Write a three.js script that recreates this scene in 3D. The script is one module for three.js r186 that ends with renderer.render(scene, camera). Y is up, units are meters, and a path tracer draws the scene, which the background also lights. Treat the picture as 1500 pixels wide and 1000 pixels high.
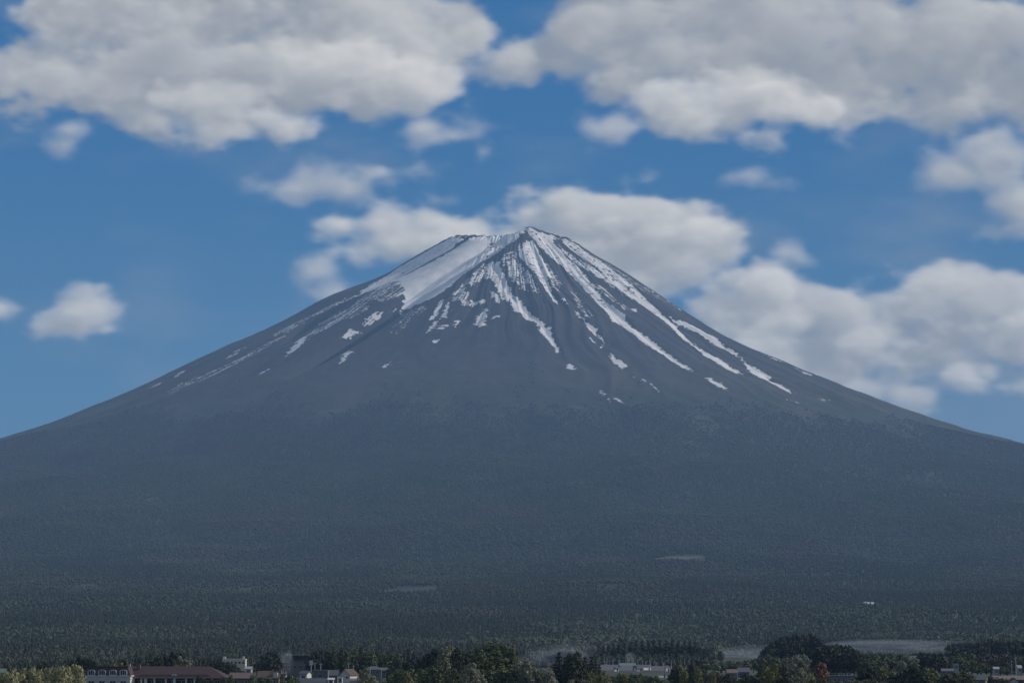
import * as THREE from 'three';
import { mergeGeometries } from 'three/addons/utils/BufferGeometryUtils.js';

// ---------------------------------------------------------------- camera, sun, exposure
const scene = new THREE.Scene();
const EYE = 22, FOCAL = 3858, AXIS_Z = -18400;           // metres; lens in pixels of a 1500 px wide picture; the mountain's axis
const PITCH = Math.atan(435 / FOCAL);
const camera = new THREE.PerspectiveCamera(2 * Math.atan(500 / FOCAL) * 180 / Math.PI, 1024 / 682, 1, 120000);
camera.position.set(0, EYE, 0);
camera.rotation.set(PITCH, 0, 0);
scene.add(camera);
const renderer = new THREE.WebGLRenderer({ antialias: true });
renderer.toneMapping = THREE.LinearToneMapping;
renderer.toneMappingExposure = 1;
renderer.shadowMap.enabled = true;
const SUN_DIR = new THREE.Vector3(Math.cos(0.47) * Math.cos(-0.06), Math.sin(0.47), Math.cos(0.47) * Math.sin(-0.06)).normalize();
const sun = new THREE.DirectionalLight(new THREE.Color(1.0, 0.93, 0.84), 3.6);
sun.name = 'sun';
sun.position.copy(SUN_DIR).multiplyScalar(9000).add(new THREE.Vector3(0, 0, -9000));
sun.target.position.set(0, 0, -9000);
sun.castShadow = true;
Object.assign(sun.shadow.camera, { left: -12000, right: 12000, top: 12000, bottom: -12000, near: 100, far: 30000 });
sun.shadow.mapSize.set(4096, 4096);
scene.add(sun, sun.target);
scene.fog = new THREE.FogExp2(new THREE.Color(0.265, 0.47, 0.77), 2.6e-5);

// ---------------------------------------------------------------- helpers
function rng(seed) { let a = seed >>> 0; return () => { a = (a + 0x6d2b79f5) | 0; let t = Math.imul(a ^ (a >>> 15), 1 | a); t = (t + Math.imul(t ^ (t >>> 7), 61 | t)) ^ t; return ((t ^ (t >>> 14)) >>> 0) / 4294967296; }; }
const PERM = new Uint8Array(512);
{ const r = rng(7), p = [...Array(256).keys()]; for (let i = 255; i > 0; i--) { const j = Math.floor(r() * (i + 1)); [p[i], p[j]] = [p[j], p[i]]; } for (let i = 0; i < 512; i++) PERM[i] = p[i & 255]; }
const fadeC = (t) => t * t * t * (t * (t * 6 - 15) + 10);
function grad3(h, x, y, z) { h &= 15; const u = h < 8 ? x : y, v = h < 4 ? y : h === 12 || h === 14 ? x : z; return ((h & 1) ? -u : u) + ((h & 2) ? -v : v); }
function noise3(x, y, z) {
  const X0 = Math.floor(x), Y0 = Math.floor(y), Z0 = Math.floor(z), X = X0 & 255, Y = Y0 & 255, Z = Z0 & 255;
  x -= X0; y -= Y0; z -= Z0;
  const u = fadeC(x), v = fadeC(y), w = fadeC(z), A = PERM[X] + Y, AA = PERM[A] + Z, AB = PERM[A + 1] + Z, B = PERM[X + 1] + Y, BA = PERM[B] + Z, BB = PERM[B + 1] + Z;
  const l = (t, a, b) => a + t * (b - a);
  return l(w, l(v, l(u, grad3(PERM[AA], x, y, z), grad3(PERM[BA], x - 1, y, z)), l(u, grad3(PERM[AB], x, y - 1, z), grad3(PERM[BB], x - 1, y - 1, z))),
    l(v, l(u, grad3(PERM[AA + 1], x, y, z - 1), grad3(PERM[BA + 1], x - 1, y, z - 1)), l(u, grad3(PERM[AB + 1], x, y - 1, z - 1), grad3(PERM[BB + 1], x - 1, y - 1, z - 1))));
}
function fbm(x, y, z, oct) { let s = 0, a = 0.5; for (let i = 0; i < oct; i++) { s += a * noise3(x, y, z); x = x * 2.03 + 11.3; y = y * 2.03 + 5.7; z = z * 2.03 + 3.1; a *= 0.5; } return s; }
const clamp = (x, a, b) => Math.min(b, Math.max(a, x)), mix = (a, b, t) => a + (b - a) * t;
const smooth = (a, b, x) => { const t = clamp((x - a) / (b - a), 0, 1); return t * t * (3 - 2 * t); };
function table(t) {   // monotone cubic through [x, y] rows
  const n = t.length, d = [], m = [];
  for (let i = 0; i < n - 1; i++) d.push((t[i + 1][1] - t[i][1]) / (t[i + 1][0] - t[i][0]));
  m.push(d[0]); for (let i = 1; i < n - 1; i++) m.push(d[i - 1] * d[i] <= 0 ? 0 : 2 * d[i - 1] * d[i] / (d[i - 1] + d[i])); m.push(d[n - 2]);
  return (x) => {
    if (x <= t[0][0]) return t[0][1]; if (x >= t[n - 1][0]) return t[n - 1][1];
    let i = 0; while (x > t[i + 1][0]) i++;
    const h = t[i + 1][0] - t[i][0], s = (x - t[i][0]) / h, s2 = s * s, s3 = s2 * s;
    return (2 * s3 - 3 * s2 + 1) * t[i][1] + (s3 - 2 * s2 + s) * h * m[i] + (3 * s2 - 2 * s3) * t[i + 1][1] + (s3 - s2) * h * m[i + 1];
  };
}
const CP = Math.cos(PITCH), SP = Math.sin(PITCH);
function sight(px, py) {   // direction of a point measured in the photograph, with z = -1
  const x = px - 750, y = 500 - py, fz = FOCAL * CP - y * SP;
  return [x / fz, (y * CP + FOCAL * SP) / fz];
}
const at = (px, py, dist) => { const [sx, sy] = sight(px, py); return new THREE.Vector3(sx * dist, EYE + sy * dist, -dist); };

// ---------------------------------------------------------------- sky: clear air and clouds, computed for every direction
{
  const W = 4096, H = 4096, data = new Float32Array(W * H * 4);
  // clouds in view, as overlapping rounded masses at their bearing and height (1500 x 1000 measure), nearest cloud last
  const CL = [
    { tone: 0.85, thin: 1.0, amp: 26, b: [[820, 292, 60, 30], [775, 312, 60, 26], [1000, 380, 70, 34], [880, 312, 90, 36], [960, 322, 80, 42], [1020, 342, 60, 40], [1060, 372, 36, 20], [900, 372, 150, 52], [960, 402, 90, 45], [700, 335, 60, 26]] },
    { tone: 0.95, thin: 1.0, amp: 20, b: [[500, 328, 42, 24], [560, 326, 75, 30], [640, 326, 66, 30], [600, 352, 115, 30], [690, 345, 90, 30]] },
    { tone: 0.9, thin: 0.40, amp: 30, b: [[430, 275, 62, 28], [560, 250, 70, 28], [510, 282, 40, 25], [390, 272, 30, 15], [640, 292, 28, 12], [455, 395, 34, 22], [495, 430, 50, 22], [100, 190, 28, 13], [95, 215, 16, 15], [945, 266, 36, 24], [1095, 256, 46, 18], [1090, 325, 30, 8], [1150, 370, 40, 25]] },
    { tone: 0.85, thin: 0.9, amp: 26, b: [[1130, 430, 62, 46], [1180, 462, 66, 50], [1095, 472, 90, 50], [1200, 522, 120, 60], [1275, 500, 80, 42], [1340, 450, 80, 48], [1440, 432, 95, 52], [1500, 452, 80, 64], [1290, 402, 42, 20], [1330, 522, 110, 46], [1250, 565, 90, 34], [1400, 482, 110, 40], [1230, 470, 70, 50], [1150, 520, 110, 50], [1330, 575, 60, 24], [1400, 540, 110, 40], [1480, 500, 80, 50]] },
    { tone: 1.0, thin: 0.8, amp: 24, b: [[1415, 556, 66, 18], [1345, 505, 60, 16], [1465, 566, 50, 12], [1380, 548, 50, 12]] },
    { tone: 1.05, thin: 0.72, amp: 26, b: [[1172, 468, 62, 28], [1130, 418, 44, 30], [1380, 414, 72, 24], [1455, 420, 66, 26], [1245, 505, 54, 20], [1025, 330, 44, 30], [965, 342, 56, 22], [905, 320, 50, 18], [830, 285, 44, 18], [1110, 500, 70, 20], [1480, 470, 50, 20]] },
    { tone: 0.8, thin: 0.6, amp: 26, b: [[1465, 240, 75, 50], [1400, 252, 60, 34], [1500, 302, 60, 46], [1352, 215, 36, 18], [1480, 332, 44, 20]] },
    { tone: 1.0, thin: 0.8, amp: 24, b: [[115, 458, 56, 36], [142, 455, 40, 30], [92, 472, 40, 22], [155, 482, 36, 16], [-4, 452, 16, 9]] },
    { tone: 0.86, thin: 0.6, amp: 24, b: [[615, 188, 40, 24], [665, 200, 56, 22], [708, 222, 28, 24]] },
    { tone: 0.66, thin: 0.75, amp: 34, b: [[665, 62, 70, 52], [745, 88, 78, 34], [630, 25, 80, 55], [870, 45, 80, 62], [820, 92, 60, 28], [950, 55, 160, 80], [1100, 45, 200, 92], [1250, 75, 180, 96], [1400, 75, 170, 105], [1510, 100, 110, 88], [1340, 148, 120, 40], [1200, 120, 120, 60], [1000, -60, 500, 60], [900, 110, 90, 40], [1290, 130, 130, 50], [1440, 140, 90, 40]] },
    { tone: 0.98, thin: 0.8, amp: 27, b: [[1040, 152, 105, 54], [1130, 142, 88, 50], [1190, 156, 54, 28], [1000, 172, 80, 34], [955, 152, 36, 22], [1100, 197, 60, 20]] },
    { tone: 0.85, thin: 0.45, amp: 30, b: [[892, 188, 46, 22], [862, 172, 30, 20], [1240, 188, 34, 12], [925, 150, 30, 16]] },
    { tone: 0.70, thin: 0.9, amp: 32, b: [[130, 25, 105, 90], [250, 60, 170, 110], [400, 50, 200, 110], [520, 80, 165, 85], [330, 130, 130, 60], [250, 120, 150, 58], [95, 115, 110, 58], [20, 112, 46, 32], [230, 175, 80, 34], [345, 188, 72, 28], [170, 140, 90, 40], [300, -70, 320, 70], [480, 140, 120, 34], [60, 150, 60, 26]] },
    { tone: 0.98, thin: 0.8, amp: 26, b: [[620, 130, 74, 36], [560, 122, 100, 40], [510, 100, 110, 46]] },
    { tone: 0.85, thin: 0.7, amp: 28, b: [[425, 188, 40, 26], [380, 172, 70, 30], [330, 168, 70, 30], [290, 150, 80, 30]] },
  ];
  const L = [0.60, -0.66, 0.45];
  for (const c of CL) { c.lo = [1e9, 1e9]; c.hi = [-1e9, -1e9]; for (const [x, y, rx, ry] of c.b) { c.lo[0] = Math.min(c.lo[0], x - rx - 40); c.lo[1] = Math.min(c.lo[1], y - ry - 40); c.hi[0] = Math.max(c.hi[0], x + rx + 40); c.hi[1] = Math.max(c.hi[1], y + ry + 40); } }
  function mass(c, u, v) {   // how deep inside the cloud's masses, in the same measure
    let s = 1e-9; const k = 0.17;
    for (const [x, y, rx, ry] of c.b) { const dx = (u - x) / rx, dy = (v - y) / ry, q = dx * dx + dy * dy, m = rx < ry ? rx : ry, e = k * (1 - Math.sqrt(q)) * m; if (e > -12) s += Math.exp(e); }
    return Math.log(s) / k;
  }
  function density(c, i, u, v, w) {
    const m = mass(c, u, v);
    if (m < -c.amp * 1.4) return 0;
    const x = u / 92 + i * 7.7, y = v / 72 + i * 3.3, z = w / 80 + i;
    const n = fbm(x, y, z, 4) * 0.85 + 0.16 * (0.3 - Math.abs(noise3(x * 2.7, y * 2.7, z * 2.7))) + 0.11 * (0.3 - Math.abs(noise3(x * 6.3, y * 6.3, z * 6.3))) + 0.07 * noise3(x * 14, y * 14, z * 14);
    const d = Math.min(m, 34) - 1 - Math.abs(w) * 0.55 + n * c.amp * 2.7;
    return d <= 0 ? 0 : Math.min(1, d / (c.thin < 0.7 ? 28 : 14));
  }
  const LIT = [0.93, 0.90, 0.845], DIM = [0.28, 0.302, 0.335];
  function clouds(u, v) {   // [red, green, blue, cover]
    let T = 1; const col = [0, 0, 0];
    for (let i = CL.length - 1; i >= 0 && T > 0.02; i--) {
      const c = CL[i];
      if (u < c.lo[0] || u > c.hi[0] || v < c.lo[1] || v > c.hi[1] || mass(c, u, v) < -c.amp * 1.4) continue;
      for (let w = 66; w >= -66 && T > 0.02; w -= 6) {
        const d = density(c, i, u, v, w);
        if (d <= 0) continue;
        const a = 1 - Math.exp(-d * 0.25 * c.thin);
        let tau = 0, step = 4, far = 0;
        for (let k = 0; k < 5; k++) { far += step; tau += density(c, i, u + L[0] * far, v + L[1] * far, w + L[2] * far) * step; step *= 1.7; }
        const lit = (0.6 * Math.exp(-tau * 0.06) + 0.4 * Math.exp(-tau * 0.012)) * c.tone;
        for (let k = 0; k < 3; k++) col[k] += T * a * mix(DIM[k], LIT[k], lit);
        T *= 1 - a;
      }
    }
    const veil = 0.34 * smooth(-0.05, 0.5, fbm(u / 330 + 4, v / 120 + 2, 0.5, 5) + 0.10 + (u - 750) / 4500) * T;   // thin high haze between the clouds
    for (let k = 0; k < 3; k++) col[k] += veil * [0.33, 0.365, 0.42][k];
    return [...col, 1 - T + veil];
  }
  const LOW = [0.120, 0.305, 0.465], MID = [0.024, 0.148, 0.368], HIGH = [0.014, 0.085, 0.26];
  const clear = (el) => [0, 1, 2].map((k) => el < 13 ? mix(LOW[k], MID[k], smooth(-2, 13, el)) : mix(MID[k], HIGH[k], smooth(13, 80, el)));
  // the rest of the sky: the same broken cloud, coarse
  const GW = 1024, GH = 512, coarse = new Float32Array(GW * GH * 4);
  for (let j = 0; j < GH; j++) for (let i = 0; i < GW; i++) {
    const el = (j + 0.5) / GH * Math.PI / 2, az = ((i + 0.5) / GW - 0.5) * 2 * Math.PI, k = 1 / (Math.sin(el) + 0.12), x = Math.cos(az) * Math.cos(el) * k, z = Math.sin(az) * Math.cos(el) * k;
    const f = (dx, dz) => fbm((x + dx) * 1.3 + 20, 4.2, (z + dz) * 1.3 + 9, 6), n = f(0, 0), n2 = f(SUN_DIR.x * 0.12, SUN_DIR.z * 0.12), o = (j * GW + i) * 4;
    const cover = smooth(-0.06, 0.14, n), lit = clamp(0.55 - (n2 - n) * 2.2 - Math.max(0, n) * 0.9, 0.1, 1);
    for (let c = 0; c < 3; c++) coarse[o + c] = mix(DIM[c], LIT[c], lit) * cover;
    coarse[o + 3] = cover;
  }
  const out = [0, 0, 0, 0];
  const sample = (az, el) => {
    const x = (az / (2 * Math.PI) + 0.5) * GW - 0.5, y = clamp(el / (Math.PI / 2) * GH - 0.5, 0, GH - 1.001), x0 = Math.floor(x), y0 = Math.floor(y), fx = x - x0, fy = y - y0;
    const a = (y0 * GW + ((x0 + GW) % GW)) * 4, b = (y0 * GW + ((x0 + 1 + GW) % GW)) * 4, up = GW * 4;
    for (let c = 0; c < 4; c++) out[c] = (coarse[a + c] * (1 - fx) + coarse[b + c] * fx) * (1 - fy) + (coarse[a + up + c] * (1 - fx) + coarse[b + up + c] * fx) * fy;
    return out;
  };
  for (let j = 0; j < H; j++) {
    const el = ((j + 0.5) / H - 0.5) * Math.PI, deg = el * 180 / Math.PI, base = clear(deg);
    for (let i = 0; i < W; i++) {
      const o = (j * W + i) * 4, az = ((i + 0.5) / W - 0.5) * 2 * Math.PI;
      data[o + 3] = 1;
      if (el <= 0) { data[o] = 0.10; data[o + 1] = 0.17; data[o + 2] = 0.26; continue; }
      const dx = Math.cos(el) * Math.cos(az), dy = Math.sin(el), dz = Math.cos(el) * Math.sin(az);
      let c = null, w = 0;
      if (dz < -0.8) {
        const zz = -dz * CP + dy * SP, u = 750 + dx / zz * FOCAL, v = 500 - (dy * CP + dz * SP) / zz * FOCAL;
        w = smooth(-420, -120, u) * (1 - smooth(1620, 1920, u)) * smooth(-420, -130, v);
        if (w > 0) c = clouds(u, v);
      }
      if (w < 1) { const s = sample(az, el); c = c ? c.map((x, k) => mix(s[k], x, w)) : s; }
      for (let k = 0; k < 3; k++) data[o + k] = base[k] * (1 - c[3]) + c[k];
    }
  }
  const sky = new THREE.DataTexture(data, W, H, THREE.RGBAFormat, THREE.FloatType);
  sky.mapping = THREE.EquirectangularReflectionMapping;
  sky.magFilter = THREE.LinearFilter; sky.minFilter = THREE.LinearFilter;
  sky.wrapS = THREE.RepeatWrapping; sky.needsUpdate = true;
  scene.background = sky;
  scene.environment = sky;
}
console.log('sky done');

// ---------------------------------------------------------------- terrain
const LEFT = table([[0, 2700], [330, 2740], [420, 2803], [475, 2809], [510, 2789], [715, 2655], [954, 2509], [1288, 2377], [1670, 2162], [2147, 1937], [2623, 1694], [2981, 1527], [3577, 1300], [4500, 1060], [6000, 745], [8000, 440], [10000, 250], [12000, 130], [13500, 62], [14500, 28], [15400, 7], [16000, 0]]);
const RIGHT = table([[0, 2700], [320, 2740], [430, 2780], [620, 2660], [811, 2535], [1192, 2272], [1431, 2104], [1670, 1974], [2051, 1807], [2385, 1672], [2719, 1543], [3100, 1402], [3577, 1257], [4500, 1030], [6000, 745], [8000, 440], [10000, 250], [12000, 130], [13500, 62], [14500, 28], [15400, 7], [16000, 0]]);
const FRONT = table([[0, 2700], [320, 2740], [430, 2830], [700, 2680], [1000, 2490], [1300, 2310], [1700, 2080], [2200, 1800], [2700, 1575], [3300, 1340], [4000, 1125], [5000, 900], [6000, 715], [8000, 420], [10000, 235], [12000, 122], [13500, 60], [14500, 27], [15400, 7], [16000, 0]]);
function cone(r, th) { const s = Math.sin(th), k = s * s; return mix(FRONT(r), s < 0 ? LEFT(r) : RIGHT(r), k); }
// ridges and gullies that the photograph shows: [px, py, distance from the axis], run down the slope
function ringPoint(px, py, r) {
  const [sx, sy] = sight(px, py), a = sx * sx + 1, b = AXIS_Z, c = AXIS_Z * AXIS_Z - r * r, q = b * b - a * c, t = q > 0 ? (-b - Math.sqrt(q)) / a : -b / a;
  return [sx * t, -t, EYE + sy * t];
}
const SPINES = [
  { s: 62, p: [[775, 328.5, 425], [740, 361, 640], [700, 387, 860], [660, 414, 1090], [620, 444, 1330], [580, 476, 1580], [520, 527, 1960], [430, 596, 2560]] },
  { s: 70, p: [[752, 343, 440], [724, 362, 560], [683, 383, 800], [645, 407, 1040], [608, 435, 1285], [580, 466, 1500]] },
  { s: 80, p: [[735, 342, 440], [690, 349, 505], [655, 369, 660], [622, 386, 800], [590, 403, 930], [528, 433, 1260], [459, 484, 1700], [421, 517, 1990]] },
].map((o) => ({ s: o.s, p: o.p.map((q) => { const [x, z, h] = ringPoint(...q); return [x, z, h - cone(Math.hypot(x, z - AXIS_Z), Math.atan2(x, z - AXIS_Z))]; }) }));
function spine(o, x, z) {
  let best = 1e18, dh = 0;
  for (let i = 0; i < o.p.length - 1; i++) {
    const [ax, az, ah] = o.p[i], [bx, bz, bh] = o.p[i + 1], vx = bx - ax, vz = bz - az, t = clamp(((x - ax) * vx + (z - az) * vz) / (vx * vx + vz * vz), 0, 1), d = (x - ax - t * vx) ** 2 + (z - az - t * vz) ** 2;
    if (d < best) { best = d; dh = mix(ah, bh, t) * (i === o.p.length - 2 ? 1 - t * 0.8 : 1); }
  }
  return [Math.exp(-Math.pow(Math.sqrt(best) / o.s, 1.25)), dh];
}
const RIBS = table([[0, 0], [400, 0], [560, 13], [1000, 28], [2000, 32], [3600, 38], [6000, 44], [9000, 26], [12000, 7], [15000, 0]]);
const GULLIES = [];   // snow filled channels, filled in below
function terrain(x, z) {
  const dz = z - AXIS_Z, r = Math.hypot(x, dz), th = Math.atan2(x, dz);
  let h = cone(r, th);
  if (r > 400 && r < 3000 && x > -300) for (const o of GULLIES) { if (x < o.lo || x > o.hi) continue; const [w] = spine(o, x, z); h -= 15 * w; }
  if (r < 3200 && dz > -600) { let W = 0, S = 0; for (const o of SPINES) { const [w, d] = spine(o, x, z); W += w; S += w * d; } h += S / Math.max(1, W); }
  const a = RIBS(r) * (1 - 0.97 * smooth(-1.45, -1.15, th) * (1 - smooth(-0.42, -0.2, th)) * (1 - smooth(1700, 2600, r)));
  if (a > 0) {
    const lr = Math.log(r + 200), bend = th + noise3(x / 520, z / 520, 9.2) * 0.05 + noise3(x / 1900, z / 1900, 2.2) * 0.12 * smooth(1500, 4000, r), ux = Math.sin(bend), uz = Math.cos(bend);
    const n1 = Math.abs(noise3(ux * 6 + lr * 0.5, uz * 6, lr * 0.9)), n2 = Math.abs(noise3(ux * 19 + 3, uz * 19 + lr * 0.6, lr * 1.3)), n3 = Math.abs(noise3(ux * 60, uz * 60 + lr, lr * 2 + 7));
    h += a * ((0.35 - n1) * 1.7 + (0.3 - n2) * 0.9 * (1 - 0.6 * smooth(1500, 3000, r)) + (r < 3000 ? (0.3 - n3) * 0.3 * (1 - smooth(1400, 3000, r)) : 0)) * smooth(400, 700, r);
    h += fbm(x / 260, z / 260, 2.5, 3) * a * 0.4 + fbm(x / 1100, z / 1500, 5.5, 3) * 130 * smooth(3300, 5200, r) * (1 - smooth(8000, 11000, r));
  }
  if (r < 620 && r > 300) h += (Math.abs(noise3(th * 9, 3.3, r / 120)) * 20 + noise3(th * 40, 1.3, r / 40) * 9 - 12) * smooth(300, 400, r) * (1 - smooth(480, 620, r)) * (th > -0.1 && th < 0.6 ? 0.4 : 1);
  if (r > 8000 && r < 16200) h += (fbm(x / 620, z / 900, 7.7, 3) * 34 + 2) * smooth(8000, 10500, r) * (1 - smooth(15000, 16000, r));
  return h;
}
function toGround(px, py, near = 5000, far = 21000, step = 25) {   // where the line of sight meets the terrain
  const [sx, sy] = sight(px, py); let gap = 1e9, where = near;
  for (let t = near; t < far; t += step) {
    const g = EYE + sy * t - terrain(sx * t, -t);
    if (g < 0) { let a = t - step, b = t; for (let k = 0; k < 12; k++) { const m = (a + b) / 2; if (EYE + sy * m < terrain(sx * m, -m)) b = m; else a = m; } return [sx * b, -b]; }
    if (g < gap) { gap = g; where = t; }
  }
  return [sx * where, -where];
}

{
  const lines = [[[722, 388], [740, 420], [757, 440], [775, 460], [795, 478], [812, 500], [820, 515]], [[800, 350], [835, 385], [860, 412], [885, 440], [905, 460], [930, 480], [960, 505], [990, 527], [1018, 543]],
    [[890, 405], [935, 432], [970, 460], [990, 475], [1015, 500], [1040, 515], [1070, 535], [1092, 548]], [[990, 468], [1030, 483], [1060, 505], [1090, 528], [1125, 552], [1165, 577]], [[775, 355], [790, 385], [800, 410], [812, 435]], [[840, 455], [870, 485], [890, 505]], [[755, 372], [765, 395], [775, 415]], [[825, 395], [845, 430], [862, 460]]];
  const made = lines.map((l) => ({ s: 34, p: l.map(([px, py]) => [...toGround(px, py, 14500), 0]) }));
  for (const o of made) { o.lo = Math.min(...o.p.map((q) => q[0])) - 120; o.hi = Math.max(...o.p.map((q) => q[0])) + 120; GULLIES.push(o); }
}
// snow fields, traced from the photograph in its own measure and set down on the terrain: [zoom, left, top], cover, outline
const SNOW = [];
function traced(zoom, left, top, rows) { for (const [cover, ...p] of rows) SNOW.push({ cover, p: p.map(([x, y]) => [left + x / zoom, top + y / zoom]) }); }
traced(3.75, 400, 320, [
  [1, [1250, 85], [1150, 92], [1070, 115], [1000, 165], [950, 195], [860, 240], [760, 295], [660, 338], [700, 370], [722, 400], [720, 430], [700, 515], [800, 472], [880, 432], [960, 382], [1040, 312], [1150, 237], [1230, 190], [1330, 120], [1400, 52], [1360, 60], [1300, 80]],
  [0.9, [985, 100], [1060, 105], [940, 188], [800, 268], [690, 325], [600, 372], [500, 412], [480, 398], [600, 328], [700, 262], [830, 188]], [0.5, [500, 412], [330, 484], [180, 556], [0, 652], [0, 634], [170, 544], [330, 467], [480, 398]],
  [0.55, [600, 360], [660, 338], [715, 380], [718, 430], [600, 452], [520, 455], [520, 500], [470, 530], [380, 560], [300, 600], [230, 640], [180, 660], [130, 715], [72, 748], [72, 722], [120, 690], [180, 640], [250, 580], [330, 530], [420, 490], [480, 440], [540, 400]],
  [1, [370, 655], [400, 620], [440, 598], [442, 606], [410, 635], [470, 625], [475, 638], [430, 650], [395, 672]],
  [0.8, [350, 790], [385, 740], [440, 715], [430, 745], [380, 800]], [0.8, [515, 540], [560, 518], [600, 513], [600, 545], [540, 572], [512, 562]], [0.7, [620, 510], [690, 485], [660, 522]],
  [0.7, [480, 580], [540, 548], [592, 550], [560, 572], [490, 602]], [0.42, [700, 520], [820, 480], [860, 480], [800, 530], [740, 590], [690, 620], [660, 650], [640, 620], [690, 560]],
  [1, [862, 558], [890, 500], [918, 445], [938, 445], [918, 500], [882, 558]], [1, [918, 542], [943, 500], [952, 460], [968, 465], [952, 542]], [0.8, [842, 622], [870, 580], [918, 550], [908, 578], [872, 624]],
  [1, [898, 602], [960, 575], [978, 570], [962, 592], [930, 604]], [1, [983, 570], [1028, 563], [1022, 577], [990, 583]], [1, [868, 664], [906, 666], [912, 684], [878, 684]], [0.9, [598, 812], [640, 790], [642, 802], [610, 818]], [0.7, [688, 802], [722, 758], [712, 792]],
  [0.72, [1150, 250], [1190, 260], [1190, 290], [1200, 330], [1140, 330], [1090, 370], [1070, 360], [1050, 400], [1080, 400], [1090, 420], [1060, 450], [1120, 455], [1166, 443], [1168, 462], [1110, 477], [1060, 487], [1035, 467], [1020, 450], [980, 440], [1000, 400], [1050, 350], [1100, 300]],
  [0.9, [1188, 400], [1215, 393], [1232, 420], [1247, 440], [1242, 472], [1225, 462], [1213, 440], [1193, 415]],
  [1, [1158, 503], [1177, 503], [1172, 530], [1157, 563], [1182, 573], [1172, 592], [1125, 599], [1113, 575], [1118, 550], [1143, 530]], [1, [1193, 545], [1237, 533], [1237, 545], [1205, 551]],
]);
traced(5, 650, 320, [
  [1, [340, 320], [400, 310], [420, 350], [440, 400], [460, 460], [490, 500], [500, 550], [540, 570], [600, 650], [640, 700], [700, 730], [740, 770], [795, 830], [800, 870], [840, 920], [862, 992], [833, 987], [800, 930], [760, 895], [745, 860], [690, 825], [700, 790], [660, 760], [600, 740], [550, 700], [510, 660], [490, 610], [430, 590], [400, 540], [370, 480], [340, 440], [330, 380]],
  [0.66, [180, 470], [280, 380], [310, 330], [340, 320], [345, 440], [320, 430], [260, 440], [200, 490]],
  [0.7, [410, 300], [440, 260], [470, 260], [520, 220], [560, 190], [600, 150], [640, 150], [620, 200], [560, 240], [540, 280], [560, 330], [600, 370], [640, 410], [680, 470], [700, 520], [747, 612], [690, 560], [640, 500], [600, 470], [617, 537], [560, 510], [510, 460], [480, 430], [470, 380], [450, 370], [430, 330]],
  [0.95, [640, 150], [680, 200], [700, 260], [740, 320], [770, 370], [790, 400], [760, 440], [800, 500], [790, 540], [820, 590], [847, 637], [800, 600], [760, 540], [720, 480], [680, 420], [640, 370], [600, 330], [560, 290], [540, 260], [600, 190]],
  [0.52, [740, 300], [800, 370], [850, 440], [880, 480], [860, 520], [870, 550], [830, 540], [800, 500], [770, 430]], [1, [863, 578], [887, 583], [902, 610], [880, 620]],
  [0.97, [620, 65], [690, 85], [760, 120], [830, 130], [800, 180], [860, 230], [900, 290], [960, 330], [1010, 380], [1050, 430], [1100, 500], [1130, 540], [1180, 600], [1250, 650], [1330, 700], [1350, 767], [1300, 757], [1250, 732], [1210, 702], [1160, 652], [1100, 592], [1050, 542], [1000, 482], [950, 432], [880, 362], [820, 312], [760, 262], [700, 202], [640, 132], [610, 100]],
  [0.56, [880, 440], [930, 500], [980, 560], [1000, 600], [1040, 650], [1102, 700], [1072, 712], [1060, 742], [1020, 682], [970, 642], [948, 592], [958, 570], [900, 500]],
  [0.95, [938, 653], [980, 688], [1030, 738], [1080, 788], [1122, 808], [1127, 840], [1162, 878], [1202, 928], [1222, 957], [1158, 897], [1098, 842], [1038, 787], [1028, 760], [968, 702]], [1, [1068, 878], [1092, 878], [1112, 910], [1095, 918]], [0.9, [1150, 928], [1172, 933], [1177, 952], [1153, 952]],
  [0.62, [1050, 440], [1120, 480], [1180, 510], [1240, 570], [1270, 600], [1280, 630], [1342, 638], [1357, 670], [1320, 667], [1280, 632], [1200, 572], [1130, 532]], [0.9, [1368, 663], [1412, 663], [1423, 682], [1380, 688]],
  [0.72, [830, 180], [900, 240], [960, 280], [1040, 320], [1120, 370], [1200, 430], [1260, 480], [1330, 540], [1372, 582], [1330, 572], [1260, 522], [1180, 462], [1100, 412], [1020, 362], [950, 312], [880, 252]],
  [0.86, [860, 140], [960, 180], [1050, 250], [1150, 310], [1250, 390], [1350, 460], [1420, 530], [1500, 600], [1500, 665], [1440, 622], [1380, 562], [1300, 502], [1200, 422], [1120, 362], [1050, 312], [960, 252], [890, 192]],
  [0.46, [800, 120], [900, 150], [1000, 220], [1100, 280], [1200, 330], [1300, 390], [1400, 450], [1500, 540], [1500, 562], [1380, 472], [1250, 402], [1150, 332], [1050, 272], [950, 202], [860, 152]],
]);
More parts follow.
